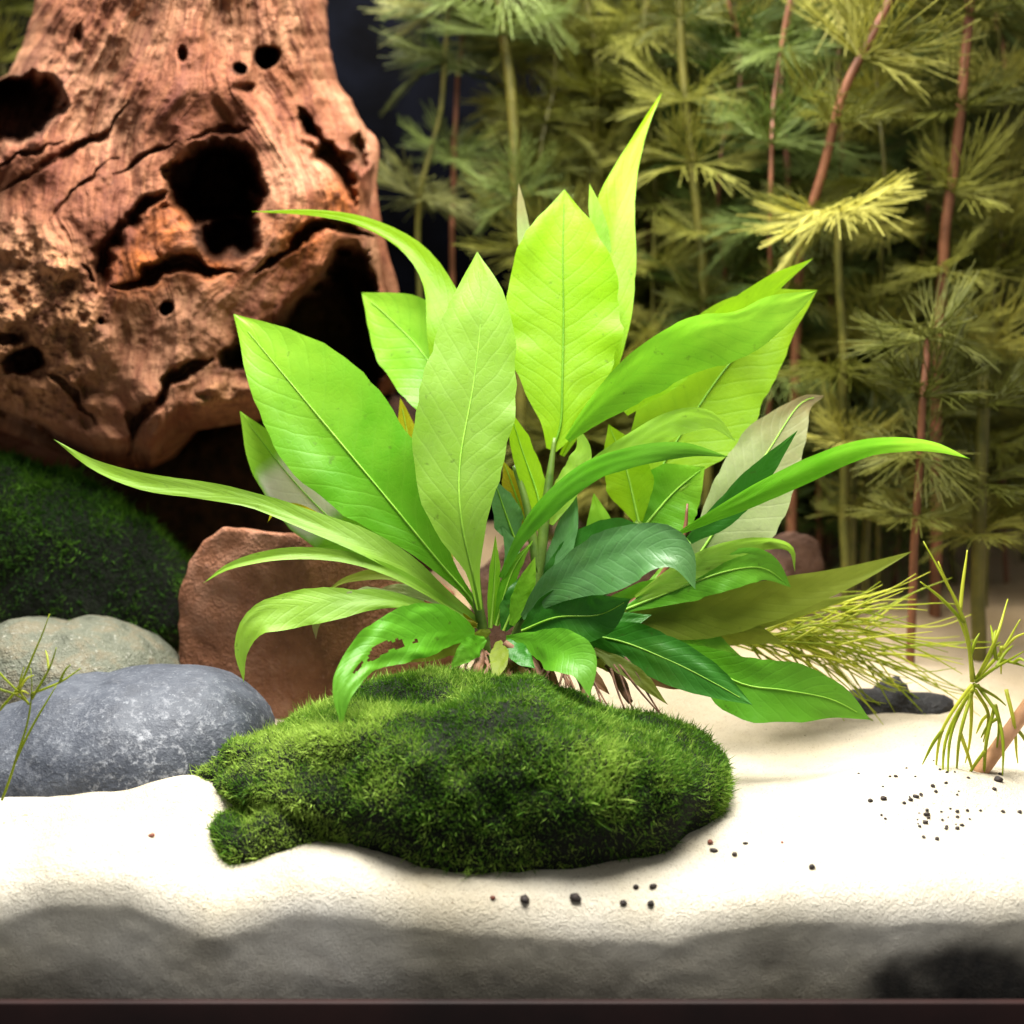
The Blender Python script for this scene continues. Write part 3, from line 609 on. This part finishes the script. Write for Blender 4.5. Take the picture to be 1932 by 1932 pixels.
leaf([(1148, 800, 1.4), (1180, 880, 1.4), (1205, 985, 1.2)], [0, 40, 46, 8], None, 'lime', 0, .06, .03)
leaf([(1330, 880, 1.9), (1270, 930, 1.8), (1210, 1000, 1.4)], [0, 52, 70, 20], None, 'green', 0, .06, .03)
# centre-left pair
leaf([(440, 592, 2.8), (540, 712, 2.0), (640, 832, 1.2), (740, 952, .5), (830, 1062, 0), (890, 1132, -.2), B0], [0, 44, 84, 104, 96, 70, 28, 8, 6], [0, 64, 108, 124, 112, 92, 42, 9, 6], 'green', 0, .06, .05)
leaf([(900, 474, 1.6), (908, 580, .9), (894, 720, .1), (868, 870, -.8), (870, 980, -1.3), (892, 1085, -1.2), (905, 1150, -.8)], [0, 52, 84, 96, 96, 88, 56, 10, 5], [0, 44, 66, 84, 86, 80, 52, 14, 5], 'pale', 0, .1, .05)
# long narrow leaves to the left
leaf([(100, 828, 0), (180, 878, -.2), (270, 909, -.4), (380, 926, -.5), (480, 946, -.6), (580, 984, -.7), (680, 1024, -.7), (780, 1080, -.6), B0], [0, 11, 18, 17, 14, 20, 26, 24, 12, 6], [0, 10, 18, 18, 15, 22, 30, 26, 12, 6], 'pale', [10, 10, 15, 15, 25, 30, 20, 10], .2, .04, None)
leaf([(384, 1100, -1.2), (440, 1066, -1.2), (540, 1046, -1.1), (640, 1050, -1), (720, 1072, -.9), (790, 1106, -.8), B0], [0, 9, 12, 12, 11, 10, 8, 6], None, 'pale', 20, .3, .02, None)
leaf([(612, 1118, .6), (660, 1092, .6), (740, 1084, .5), (830, 1120, .2), B0], [0, 10, 13, 11, 6], None, 'olive', 10, .2, .03, None)
leaf([(460, 1288, -2.4), (452, 1222, -2.4), (482, 1166, -2.2), (560, 1142, -1.8), (650, 1136, -1.4), (760, 1136, -1), B0], [0, 22, 46, 44, 26, 12, 8, 6], [0, 12, 26, 34, 24, 12, 8, 6], 'pale', [0, 5, 20, 30, 20, 10], .15, .06, None)
leaf([(596, 1206, -1.8), (600, 1170, -1.7), (640, 1142, -1.4), (720, 1130, -1), (800, 1136, -.8)], [0, 14, 20, 24, 14, 6], None, 'silver', 20, .2, .08, None)
leaf([(644, 1372, -5.2), (650, 1300, -4.9), (690, 1240, -4.2), (760, 1205, -3.4), (830, 1190, -2.4), (895, 1195, -1.2)], [0, 22, 32, 46, 44, 28, 8], [0, 26, 40, 58, 60, 40, 8], 'mature', 0, .05, .05, None, n_=60, m_=25, holes=[(.42, .05, .05, .22), (.50, .15, .035, .2), (.36, .25, .03, .18), (.27, .1, .035, .12), (.6, .25, .02, .1)])
# right side
leaf([(1556, 746, 3.2), (1508, 764, 2.7), (1450, 850, 1.8), (1390, 940, 1.0), (1330, 1030, .4), (1290, 1090, .2)], [0, 16, 56, 62, 50, 30, 8], [0, 30, 60, 88, 100, 60, 10], 'silver', 0, .08, .04)
leaf([(1505, 812, -.2), (1450, 878, -.1), (1380, 955, 0), (1300, 1020, 0)], [0, 18, 30, 24, 8], [0, 14, 26, 26, 8], 'dark', 10, .1, .04, None)  # dark blade standing in for the fold shadow on the silver leaf
leaf([(1830, 866, -.5), (1750, 841, -.8), (1650, 842, -1), (1550, 874, -1.1), (1450, 922, -1), (1370, 962, -.8), (1285, 1004, -.4)], [0, 13, 19, 24, 26, 24, 14, 4], [0, 12, 18, 22, 24, 20, 12, 4], 'green', [35, 35, 30, 30, 20, 10], .2, .03, None)
leaf([(1388, 832, -.4), (1340, 790, -.2), (1270, 795, 0), (1190, 840, .2), (1110, 890, .3), (1040, 950, .3)], [0, 20, 26, 22, 16, 6], [0, 24, 34, 26, 16, 6], 'pale', [20, 25, 20, 10], .15, .05, None)
leaf([(1375, 862, -1.0), (1290, 850, -.9), (1200, 862, -.8), (1110, 890, -.6), (1040, 945, -.5), (985, 1010, -.4), (945, 1090, -.4)], [0, 18, 26, 26, 24, 20, 10, 5], [0, 12, 20, 24, 26, 22, 12, 5], 'mature', [20, 30, 30, 20, 10], .2, .05, None)
leaf([(1250, 1010, .6), (1160, 1020, .6), (1080, 1060, .4), (1000, 1130, 0)], [0, 40, 48, 30, 6], None, 'dark', 0, .1, .05)
leaf([(1500, 1078, .6), (1490, 1034, .5), (1430, 1026, .3), (1360, 1044, 0), (1290, 1080, -.2), (1200, 1130, -.4)], [0, 10, 16, 22, 22, 8], None, 'pale', 15, .2, .05, None)
leaf([(1492, 1108, .4), (1440, 1072, .3), (1370, 1078, 0), (1280, 1110, -.2), (1180, 1150, -.5)], [0, 34, 40, 36, 22, 6], [0, 26, 36, 36, 22, 6], 'mature', 0, .1, .05)
leaf([(1722, 1040, 1.2), (1620, 1085, 1.0), (1500, 1120, .6), (1380, 1150, .2), (1250, 1165, -.2), (1120, 1180, -.5)], [0, 20, 32, 44, 50, 40, 8], [0, 12, 28, 40, 50, 40, 8], 'olive', 10, .1, .04, None)
leaf([(1640, 1118, 1.6), (1540, 1142, 1.3), (1430, 1168, .8), (1310, 1180, .3), (1190, 1180, -.3)], [0, 10, 18, 26, 24, 8], None, 'olive', 15, .15, .04, None)
leaf([(1312, 1112, -3.4), (1280, 1052, -3.1), (1215, 1034, -2.6), (1120, 1066, -2.0), (1040, 1112, -1.4), (985, 1165, -.9)], [0, 40, 50, 52, 40, 26, 6], [0, 30, 64, 70, 46, 26, 6], 'blue', [-10, -15, -20, -15, -10], .12, .04, None)
leaf([(1190, 1130, -2.2), (1130, 1160, -2), (1050, 1165, -1.5), (985, 1190, -1)], [0, 44, 62, 44, 8], [0, 40, 56, 44, 8], 'dark', 0, .08, .06)
leaf([(1112, 1314, -4.0), (1098, 1262, -3.6), (1062, 1228, -2.8), (1000, 1208, -1.6), (955, 1205, -1)], [0, 44, 40, 18, 6], [0, 34, 50, 24, 6], 'mature', 0, .08, .04, None)
leaf([(1420, 1330, -3.0), (1350, 1290, -2.6), (1260, 1245, -2.0), (1150, 1205, -1.2), (1010, 1195, -.8)], [0, 34, 46, 42, 26, 6], [0, 34, 46, 44, 26, 6], 'dark', 0, .08, .05)
leaf([(1642, 1358, -2.2), (1570, 1320, -2.2), (1480, 1302, -2.2), (1400, 1290, -2.0), (1300, 1240, -1.5), (1180, 1200, -1)], [0, 36, 56, 54, 36, 14, 6], [0, 40, 62, 66, 40, 14, 6], 'mature', 0, .06, .05)
for pts_, w_, m_ in [([(1480, 1215, .8), (1400, 1190, .6), (1300, 1180, .2), (1180, 1185, -.4)], [0, 26, 38, 34, 8], 'olive'), ([(1400, 1240, .2), (1330, 1215, .1), (1240, 1205, -.1), (1130, 1200, -.5)], [0, 28, 36, 30, 8], 'mature'),
        ([(1300, 1260, -.8), (1230, 1262, -.8), (1150, 1235, -.8), (1040, 1210, -.9)], [0, 22, 32, 26, 6], 'olive'), ([(1345, 1100, .3), (1280, 1110, .2), (1190, 1140, 0), (1090, 1180, -.4)], [0, 26, 36, 28, 6], 'mature'),
        ([(1230, 1160, -.6), (1170, 1175, -.7), (1080, 1185, -.8), (1000, 1200, -.9)], [0, 22, 30, 24, 6], 'dark'), ([(850, 1262, -2.4), (880, 1230, -2), (915, 1205, -1.3)], [0, 18, 24, 6], 'mature'),
        ([(935, 1285, -2.8), (942, 1250, -2.2), (940, 1210, -1.4)], [0, 16, 20, 6], 'olive'), ([(1010, 1262, -2.6), (985, 1240, -2.1), (955, 1208, -1.4)], [0, 16, 20, 6], 'dark'), ([(800, 1180, -.6), (845, 1165, -.6), (900, 1180, -.7)], [0, 14, 16, 5], 'yellow')]:
    leaf(pts_, w_, None, m_, random.choice([-15, 0, 15]), .1, .06, None)
leaf([(990, 1080, -.2), (975, 1130, -.5), (950, 1190, -.7)], [0, 22, 26, 6], None, 'dark', 0, .1, .05)
leaf([(935, 1010, -.2), (932, 1100, -.4), (925, 1185, -.6)], [0, 12, 14, 5], None, 'fresh', 30, .1, .05)
leaf([(1005, 1020, 0), (965, 1080, -.3), (935, 1180, -.6)], [0, 13, 16, 5], None, 'green', 30, .1, .05)
leaf([(770, 1250, -.2), (830, 1222, -.4), (900, 1205, -.6)], [0, 20, 22, 6], None, 'olive', 0, .1, .05, None)
for pts_, w_, m_ in [([(1085, 905, .9), (1075, 980, .6), (1050, 1060, .3), (1000, 1140, -.1)], [0, 20, 26, 6], 'blue'), ([(1120, 930, 1.2), (1130, 1000, .9), (1100, 1090, .5)], [0, 24, 28, 8], 'green'),
        ([(1085, 800, 1.0), (1100, 850, .9), (1070, 920, .7), (1040, 990, .4)], [0, 22, 26, 5], 'pale'), ([(1150, 1010, 1.6), (1110, 1060, 1.2), (1060, 1120, .6)], [0, 14, 16, 5], 'yellow'),
        ([(1200, 1060, .2), (1130, 1090, 0), (1040, 1150, -.3)], [0, 18, 22, 6], 'green'), ([(945, 985, .2), (965, 1040, .1), (960, 1110, -.2)], [0, 14, 18, 5], 'blue'),
        ([(880, 1230, -1.2), (900, 1205, -1), (925, 1190, -.8)], [0, 12, 14, 4], 'olive'), ([(1010, 1050, -.6), (990, 1110, -.7), (965, 1180, -.8)], [0, 16, 20, 5], 'fresh'),
        ([(1420, 1010, 1.2), (1360, 1000, 1), (1300, 1050, .5), (1220, 1110, 0)], [0, 24, 34, 22, 6], 'fresh'), ([(1180, 1240, -1.6), (1110, 1215, -1.3), (1030, 1200, -1)], [0, 24, 26, 6], 'dark'),
        ([(1260, 1330, -2.4), (1200, 1275, -2), (1120, 1225, -1.4)], [0, 14, 18, 5], 'olive'), ([(505, 985, -.1), (520, 965, -.2), (560, 960, -.3), (640, 1000, -.4)], [0, 8, 12, 12, 5], 'yellow'),
        ([(700, 1120, -.2), (745, 1112, -.3), (800, 1120, -.4), (860, 1150, -.5)], [0, 10, 13, 10, 5], 'silver'), ([(1000, 1290, -2.2), (970, 1262, -1.8), (945, 1225, -1.2)], [0, 16, 20, 6], 'dead'), ([(1060, 1300, -2.2), (1030, 1270, -1.8), (990, 1230, -1.2)], [0, 16, 18, 6], 'dead'), ([(1150, 1310, -2), (1120, 1280, -1.8), (1060, 1230, -1)], [0, 14, 18, 6], 'dead'), ([(1330, 1300, -1.2), (1240, 1275, -1.2), (1130, 1225, -1)], [0, 18, 22, 6], 'dead')]:
    leaf(pts_, w_, None, m_, random.choice([-20, 0, 15, 25]), .12, .06, None)
# stems
ptube('stem', [(935, 1290, -.6), (985, 1180, -.4), (1015, 1080, 0), (1030, 960, .4), (1042, 860, .8), (1046, 825, .95)], [.2, .18, .16, .15, .12, .05], M['stem'], plant, 30, 10, .03)
ptube('stem', [(920, 1290, -.5), (912, 1190, -.5), (900, 1120, -.4), (890, 1000, .4), (885, 850, 2)], [.16, .15, .12, .1, .08], M['stem'], plant, 26, 10, .03)
ptube('stem', [(950, 1290, -.5), (1060, 1180, -.2), (1170, 1080, .4), (1205, 985, 1.3)], [.26, .22, .18, .14], M['stem'], plant, 26, 10, .03)
ptube('stem', [(1000, 1270, -.4), (1130, 1180, -.2), (1230, 1110, 0), (1285, 1020, .1), (1296, 950, .4)], [.2, .18, .14, .1, .03], M['stemred'], plant, 26, 10, .03)
ptube('stem', [(1015, 1080, 0), (995, 960, .4), (970, 880, .8)], [.16, .12, .08], M['stem'], plant, 18, 8, .02)
for k, (a, b) in enumerate([((930, 1250), (955, 1300)), ((985, 1255), (1005, 1310)), ((1030, 1265), (1040, 1320)), ((890, 1240), (870, 1300)), ((1075, 1270), (1110, 1330)), ((960, 1220), (1040, 1290)), ((1130, 1270), (1190, 1330))]):
    ptube('rhizome', [(a[0], a[1], -.9-.1*k), ((a[0]+b[0])/2+6, (a[1]+b[1])/2, -1.6), (b[0], b[1], -2.2)], [.1, .17, .08], M['rhizome'], plant, 18, 8, .3)
for k in range(34):
    u0 = random.uniform(870, 1150); u1 = u0+random.uniform(-50, 130); vv = 1300+max(0, (u1-1000))*.16
    ptube('root', [(u0, 1235, -1.0), ((u0+u1)/2+random.uniform(-20, 20), 1265, -1.8), (u1, vv+random.uniform(0, 26), -2.6)], [.05, .04, .02], M['rhizome'], plant, 14, 6, .16)
# ------------------------------------------------------------------ feathery stem plants
def whorl_mesh(name, mat, seed, nl=9, L=2.9, up=.5, droop=0.0, r=.025):
    rd = random.Random(seed); mb = MB()
    for k in range(nl):
        az = 2*math.pi*(k+rd.uniform(-.3, .3))/nl; ln = L*rd.uniform(.8, 1.12); el = up+rd.uniform(-.45, .4); cv = rd.uniform(-.35, .45)-droop*.6; sw = rd.uniform(-.3, .3)
        out = np.array([math.cos(az), math.sin(az), 0]); tan = np.array([-math.sin(az), math.cos(az), 0]); zz = np.array([0, 0, 1.])
        def pt(x, y):   # x along, y across
            return out*(x*math.cos(el)-.1*x*x/ln)+zz*(x*math.sin(el)+cv*x*x/ln)+tan*(y+sw*x*x/ln)
        C = np.array([pt(ln*q, 0) for q in np.linspace(0, 1, 5)]); mb.tube(C, np.linspace(r*1.25, r*.6, 5), 4)
        for i in range(4):
            for sgn in (-1, 1):
                x0 = ln*(.08+.14*i+rd.uniform(-.03, .03)); sl = (ln-x0)*rd.uniform(.72, 1.0); an = math.radians(rd.uniform(13, 22)+(3-i)*5)
                P0 = (x0, 0); P1 = (x0+sl*.4*math.cos(an), sgn*sl*.4*math.sin(an)); P2 = (P1[0]+sl*.6*math.cos(an*.75), P1[1]+sgn*sl*.6*math.sin(an*.75))
                bz = np.array([0, 0, rd.uniform(-.16, .2)*sl])
                mb.tube(np.array([pt(*P0), pt(*P1)+bz*.3, pt(*P2)+bz]), np.array([r, r*.9, r*.5]), 3)
                for a2 in ((an+math.radians(24), an-math.radians(20)) if i % 2 == 0 else (an+math.radians(22),)):
                    ff = rd.uniform(.3, .5); P3 = (P1[0]+sl*ff*math.cos(a2), P1[1]+sgn*sl*ff*math.sin(a2))
                    mb.tube(np.array([pt(*P1)+bz*.3, pt(*P3)+bz*rd.uniform(.6, 1.3)]), np.array([r*.8, r*.5]), 3)
    V, F, A = mb.get(); return mesh(name, V, F, mat)
WM = {}
def whorls_for(mat):
    if mat not in WM: WM[mat] = [whorl_mesh('leaf_whorl', M[mat], 100+7*k+len(WM)*31, nl=13+k % 3, up=[.3, .55, .1, .4][k], droop=[0, .1, .3, .15][k]) for k in range(4)]
    return WM[mat]
def feathery(pts, whl, mat, label, group=None, smat='stemolive', r=.16, spacing=2.4, sc=1.0, cat='stem plant', start=0.0, stop=1.0, seed=0, name='feathery_plant'):
    """stem along photo pixels + depth; whorls: list of fractions or None = evenly spaced"""
    rd = random.Random(seed+991); b0 = at(*pts[0]); root = empty(name, b0, label, cat, group)
    C = spline([at(*p) for p in pts], 40); C = C+.08*np.stack([vn(C*.5+seed, 3), vn(C*.5+seed, 4), 0*C[:, 0]], -1)
    V, F = tube_vf(C, np.linspace(r, r*.75, 40), 8); obj('stem', V, F, M[smat], root)
    t = tangents(C); ln = np.concatenate([[0], np.cumsum(np.linalg.norm(np.diff(C, axis=0), axis=1))])
    if whl is None:
        ds = []; x = start*ln[-1]+rd.uniform(.2, 1)*spacing
        while x < ln[-1]*stop: ds.append((x/ln[-1], sc*rd.uniform(.65, 1.25))); x += spacing*rd.uniform(.8, 1.2)
    else: ds = [(a, sc*b) for a, b in whl]
    ms_ = whorls_for(mat)
    for f, scl in ds:
        x = f*ln[-1]; k = min(int(np.searchsorted(ln, x)), 39); p = C[k]-b0; tg = Vector(t[k])
        o = bpy.data.objects.new('leaf_whorl', rd.choice(ms_)); o.location = [c*CM for c in p]
        q = tg.to_track_quat('Z', 'Y').to_matrix()@Matrix.Rotation(rd.uniform(0, 6.28), 3, 'Z')
        tl = Matrix.Rotation(rd.uniform(-.2, .2), 3, 'X')@Matrix.Rotation(rd.uniform(-.2, .2), 3, 'Y')
        o.rotation_euler = (tl@q).to_euler(); o.scale = (scl, scl, scl*rd.uniform(.8, 1.1)); link(o, root)
    return root
def gz(u, Y):   # photo row where the sand lies under column u at depth Y
    lo, hi = 800, 1700
    for _ in range(30):
        m = (lo+hi)/2; p = at(u, m, Y)
        if p[2] > float(sand_z(p[0], p[1])): lo = m
        else: hi = m
    return hi
# the ones that can be singled out (base first)
feathery([(1490, gz(1490, 15), 15), (1500, 700, 15), (1512, 480, 14.5), (1548, 340, 14), (1592, 178, 13.5), (1640, 80, 13.2), (1700, -40, 13)], [(.50, .8), (.62, .9), (.76, 1.0), (.87, 1.35), (.97, 1.2)], 'f_gold', 'tall reddish stem leaning right with bright feathery whorls', None, 'stemred', .2, sc=1.05, seed=1)
feathery([(1765, gz(1765, 14), 14), (1768, 700, 14), (1782, 480, 14), (1802, 300, 13.8), (1820, 100, 13.5), (1830, -60, 13.5)], [(.3, .8), (.42, 1.0), (.54, 1), (.66, 1), (.78, 1.0), (.9, 1.1), (.97, 1.2)], 'f_olive', 'dark reddish upright stem near the right edge with olive whorls', None, 'stemred', .22, seed=2)
feathery([(1592, gz(1592, 12), 12), (1594, 800, 12), (1590, 640, 12), (1580, 400, 12)], [(.45, .8), (.62, 1.0), (.985, 1.25)], 'f_gold', 'short green stem topped by a pale open whorl', None, 'stemolive', .18, seed=3)
feathery([(1340, gz(1340, 17), 17), (1330, 600, 17), (1318, 420, 17), (1300, 240, 17), (1288, 120, 17), (1280, -60, 17)], None, 'f_olive', 'olive stem rising right of the tallest pointed leaf', None, 'stemolive', .2, 2.6, 1.05, start=.3, seed=4)
feathery([(985, gz(985, 18), 18), (980, 500, 18), (972, 320, 18), (958, 150, 18), (930, -60, 18)], [(.62, .9), (.88, 1.1), (.97, 1.2)], 'f_green', 'thick dark green stem between the driftwood and the tallest leaf', None, 'stemolive', .26, seed=5)
feathery([(790, 640, 20), (790, 400, 20), (812, 280, 20), (835, 180, 20), (850, -40, 20)], [(.36, 1.1), (.76, 1.1), (.9, 1.2), (.99, 1.2)], 'f_grey', 'grey green feathery stem nearest the driftwood', None, 'stemolive', .12, seed=6)
feathery([(855, 600, 21), (855, 330, 21), (862, 200, 21), (880, -40, 21)], [(.45, 1.0), (.72, .9), (.85, 1.2), (.95, 1.2)], 'f_green', 'thin brownish stem beside the grey green feathery stem', None, 'stemred', .11, seed=7)
feathery([(1718, gz(1718, 8), 8), (1722, 1100, 8), (1732, 960, 8), (1742, 800, 8), (1748, 640, 8.5)], [(.45, .85), (.62, .95), (.8, 1.0), (.98, 1.0)], 'f_olive', 'brown stem standing on the sand behind the long right leaf', None, 'stemred', .15, seed=8)
feathery([(1845, gz(1845, 9), 9), (1848, 1050, 9), (1850, 900, 9), (1856, 700, 9.5)], [(.42, .8), (.6, 1.0), (.85, 1.0)], 'f_olive', 'thick olive stem on the sand at the right under feathery whorls', None, 'stemolive', .26, seed=9)
feathery([(1606, gz(1606, 13), 13), (1610, 960, 13), (1618, 820, 13)], [(.55, .7), (.9, .9)], 'f_olive', 'left one of the paired short stems behind the right leaves', None, 'stemolive', .2, seed=10)
feathery([(1634, gz(1634, 13.6), 13.6), (1636, 960, 13.6), (1640, 800, 13.6)], [(.6, .7), (.95, .9)], 'f_grey', 'right one of the paired short stems behind the right leaves', None, 'stemolive', .18, seed=11)
feathery([(20, 560, 24), (15, 200, 24), (-10, 60, 24), (-20, -60, 24)], [(.5, 1.1), (.7, 1.2), (.85, 1.2), (.97, 1.1)], 'f_olive', 'feathery stem behind the driftwood at the upper left corner', None, 'stemolive', .14, seed=12)
rd = random.Random(4)
k = 0
for Y, us in ((23, [1040, 1130, 1190, 1260, 1420, 1490, 1560, 1660, 1740, 1850, 1930]), (19.5, [1080, 1170, 1235, 1400, 1450, 1540, 1690, 1800, 1900]), (27, [1100, 1220, 1360, 1500, 1610, 1700, 1790, 1880]), (16, [1430, 1660, 1860, 1950])):
    for u in us:
        g_ = gz(u, Y); k += 1; a = rd.uniform(-80, 80)
        mt = rd.choice(['f_olive', 'f_olive', 'f_green', 'f_grey', 'f_gold']); wd_ = {'f_olive': 'olive', 'f_green': 'dark green', 'f_grey': 'grey green', 'f_gold': 'golden'}[mt]
        feathery([(u, g_, Y), (u+a*.3, 700, Y), (u+a*.6+rd.uniform(-30, 30), 350, Y+rd.uniform(-1, 1)), (u+a*.7+rd.uniform(-30, 30), 140, Y), (u+a, -60, Y)], None, mt,
            'one of the tangled '+wd_+' feathery stems in the thicket at the back', wd_+' feathery stems in the back thicket', rd.choice(['stemolive', 'stemolive', 'stemred']), rd.uniform(.09, .14), rd.uniform(2.2, 2.9), rd.uniform(.95, 1.25), start=rd.uniform(.02, .1), seed=100+k)
# thread-leaved sprig in front at the right, and strands at the left
def sprig(name, label, cat, base, strands, mat, r, stem=None, smat='stempink', sr=.2, group=None):
    root = empty(name, at(*base), label, cat, group)
    if stem: ptube('stem', stem, sr, M[smat], root, 24, 10, .03)
    for p in list(strands):
        if len(p) >= 3 and random.random() < .75:
            a_, b_ = np.array(p[1], float), np.array(p[-1], float); d_ = b_-a_; k_ = random.choice([-1, 1])*random.uniform(.25, .5)
            e_ = a_+d_*random.uniform(.6, .9)+np.array([-d_[1]*k_, d_[0]*k_, random.uniform(-.4, .4)]); q_ = (a_+e_)/2+np.array([0, -6, 0])
            strands.append([tuple(a_), tuple(q_), tuple(e_)])
    for p in strands:
        lf = ptube('leaf', p, [r*1.1, r, r*.8, r*.35], M[mat], root, 18, 6, .05)
    return root
Yr = -2.6
st = []
for (u0, v0, u1, v1, b_) in [(1836, 1290, 1762, 1470, -22), (1838, 1292, 1786, 1482, -18), (1840, 1294, 1800, 1476, -8), (1842, 1290, 1776, 1496, -24), (1834, 1300, 1822, 1440, 6), (1842, 1300, 1856, 1400, 18), (1846, 1290, 1880, 1420, 22), (1880, 1330, 1890, 1460, 8), (1880, 1330, 1850, 1500, -6), (1900, 1300, 1920, 1440, 6),
        (1836, 1285, 1800, 1150, 10), (1838, 1285, 1770, 1060, 14), (1840, 1280, 1742, 1020, 20), (1842, 1282, 1880, 1190, 8), (1844, 1284, 1932, 1230, -6), (1842, 1282, 1925, 1170, 8), (1850, 1270, 1900, 1130, 6), (1838, 1280, 1826, 1190, 0), (1880, 1240, 1870, 1180, 0), (1880, 1240, 1940, 1260, 4), (1890, 1220, 1890, 1270, 0), (1840, 1290, 1900, 1330, 4)]:
    st.append([(u0, v0, Yr+random.uniform(-.3, .3)), ((u0+u1)/2+b_, (v0+v1)/2, Yr+random.uniform(-.7, .5)), (u1, v1, Yr+random.uniform(-1.0, .8))])
sprig('thread_leaved_sprig', 'thread leaved sprig with bare pink stem leaning at lower right', 'aquatic plant', (1812, 1502, Yr), st, 'f_lime', .048, [(1808, 1506, Yr-.1), (1860, 1440, Yr), (1910, 1375, Yr), (1990, 1260, Yr)])
Yl = -5
sprig('thread_leaved_strand', 'thin yellow green strands in front of the stones at the left edge', 'aquatic plant', (-10, 1520, Yl),
    [[(0, 1512, Yl), (30, 1440, Yl), (52, 1370, Yl), (60, 1300, Yl), (58, 1262, Yl)], [(60, 1320, Yl), (90, 1265, Yl), (104, 1222, Yl)], [(0, 1340, Yl+.3), (40, 1290, Yl+.2), (70, 1220, Yl+.2), (96, 1160, Yl+.2)], [(55, 1330, Yl), (38, 1300, Yl), (46, 1260, Yl)], [(0, 1300, Yl), (30, 1310, Yl), (58, 1330, Yl)], [(60, 1310, Yl), (110, 1290, Yl), (150, 1262, Yl)], [(-10, 1260, Yl), (20, 1290, Yl), (50, 1318, Yl)]], 'f_lime', .032)
st = []
for k in range(80):
    f = k/79; u0 = 1340+190*random.random(); v0 = 1190+14*random.random()+(u0-1340)*.05; Yk = 2.5+random.uniform(-.9, 1.2)
    a = math.radians(random.uniform(-20, 34)); l_ = random.uniform(140, 400); bd = random.uniform(-28, 28)
    u1 = u0+l_*math.cos(a); v1 = v0+l_*math.sin(a)
    st.append([(u0, v0, Yk), ((u0*.6+u1*.4), (v0*.6+v1*.4)-abs(bd)*.5-8, Yk+random.uniform(-.2, .2)), (u0*.2+u1*.8, v0*.2+v1*.8+bd*.2, Yk), (u1, v1+bd, Yk+random.uniform(-.4, .4))])
sprig('feathery_plant', 'low olive feathery fronds spreading over the sand behind the right leaves', 'aquatic plant', (1350, 1240, 2.5), st, 'f_lime', .03)
# ------------------------------------------------------------------ grains on the sand
gm = []
for k in range(4):
    V, F = [], []
    import bmesh
    bm = bmesh.new(); bmesh.ops.create_icosphere(bm, subdivisions=2, radius=1.0)
    V = np.array([v.co[:] for v in bm.verts]); F = [[v.index for v in f.verts] for f in bm.faces]; bm.free()
    V = V*(1+.35*fbm(V*1.3+k*9, 2, k))[:, None]*np.array([1, .9, .7]); gm.append((V, F))
def ground_at(u, v):
    lo, hi = GY, BY
    for _ in range(40):
        m = (lo+hi)/2; p = at(u, v, m)
        if p[2] > float(sand_z(p[0], p[1])): lo = m
        else: hi = m
    return at(u, v, lo)
meshes = [mesh('dark_grain', V*.09, F, M['grain']) for V, F in gm]+[mesh('dark_grain', V*.09, F, M['rustgrain']) for V, F in gm[:2]]
def grain(u, v, s_, label, group, rust=False):
    p = ground_at(u, v); o = bpy.data.objects.new('dark_grain', random.choice(meshes[4:] if rust else meshes[:4])); o.location = [p[0]*CM, p[1]*CM, (p[2]+.03*s_)*CM]
    o.rotation_euler = (random.uniform(-.4, .4), 0, random.uniform(0, 6)); o.scale = (s_*random.uniform(.8, 1.4), s_, s_); link(o); tag(o, label, 'grain', group)
lab1 = 'tiny black grain scattered on the sand before the thread leaved sprig'
for (u, v, s_) in [(1642, 1512, .8), (1667, 1508, .9), (1690, 1466, .6), (1679, 1466, .5), (1706, 1516, .6), (1718, 1510, .7), (1728, 1504, .7), (1738, 1500, .6), (1748, 1538, .9), (1752, 1544, .6), (1746, 1553, .8), (1776, 1532, .4), (1806, 1532, .6), (1742, 1580, .6), (1768, 1584, .8), (1786, 1560, .5), (1806, 1564, .7), (1815, 1558, .6), (1850, 1530, .5), (1892, 1532, .6), (1924, 1533, .7), (1884, 1474, 1.3), (1876, 1490, .7), (1888, 1462, .7), (1760, 1484, .7), (1785, 1478, .6), (1716, 1504, .4), (1806, 1500, .4), (1710, 1450, .4), (1620, 1460, .4)]+[(random.gauss(1770, 70), random.gauss(1510, 34), random.uniform(.25, .6)) for _ in range(26)]:
    grain(u, v, s_, lab1, 'black grains by the sprig')
for (u, v, s_, ru, lb) in [(1340, 1592, 1.1, True, 'rusty grain on the sand right of the mossy stone'), (1346, 1606, .9, False, 'dark grain touching the rusty grain right of the mossy stone'), (1386, 1614, .9, False, 'dark grain just right of the rusty grains'), (1406, 1592, .6, False, 'small grain highest right of the rusty grains'), (1532, 1638, 1.1, False, 'lone black grain in the bright open sand'), (1200, 1676, .9, False, 'left grain of the pair below the mossy stone'), (1232, 1674, 1.0, False, 'right grain of the pair below the mossy stone'), (286, 1578, .9, True, 'lone tan grain on the bright sand at the left'),
        (990, 1700, 1.4, False, 'large black grain in front of the mossy stone'), (1086, 1698, 1.6, False, 'widest black grain in front of the mossy stone'), (1176, 1706, 1.0, False, 'small dark grain on the front sand edge'), (1228, 1708, 1.2, False, 'rightmost dark grain on the front sand edge'), (930, 1696, .9, True, 'rusty grain at the foot of the mossy stone'), (1476, 1590, .5, True, 'tiny rusty grain on the bright sand at right')]:
    grain(u, v, s_, lb, None, ru)
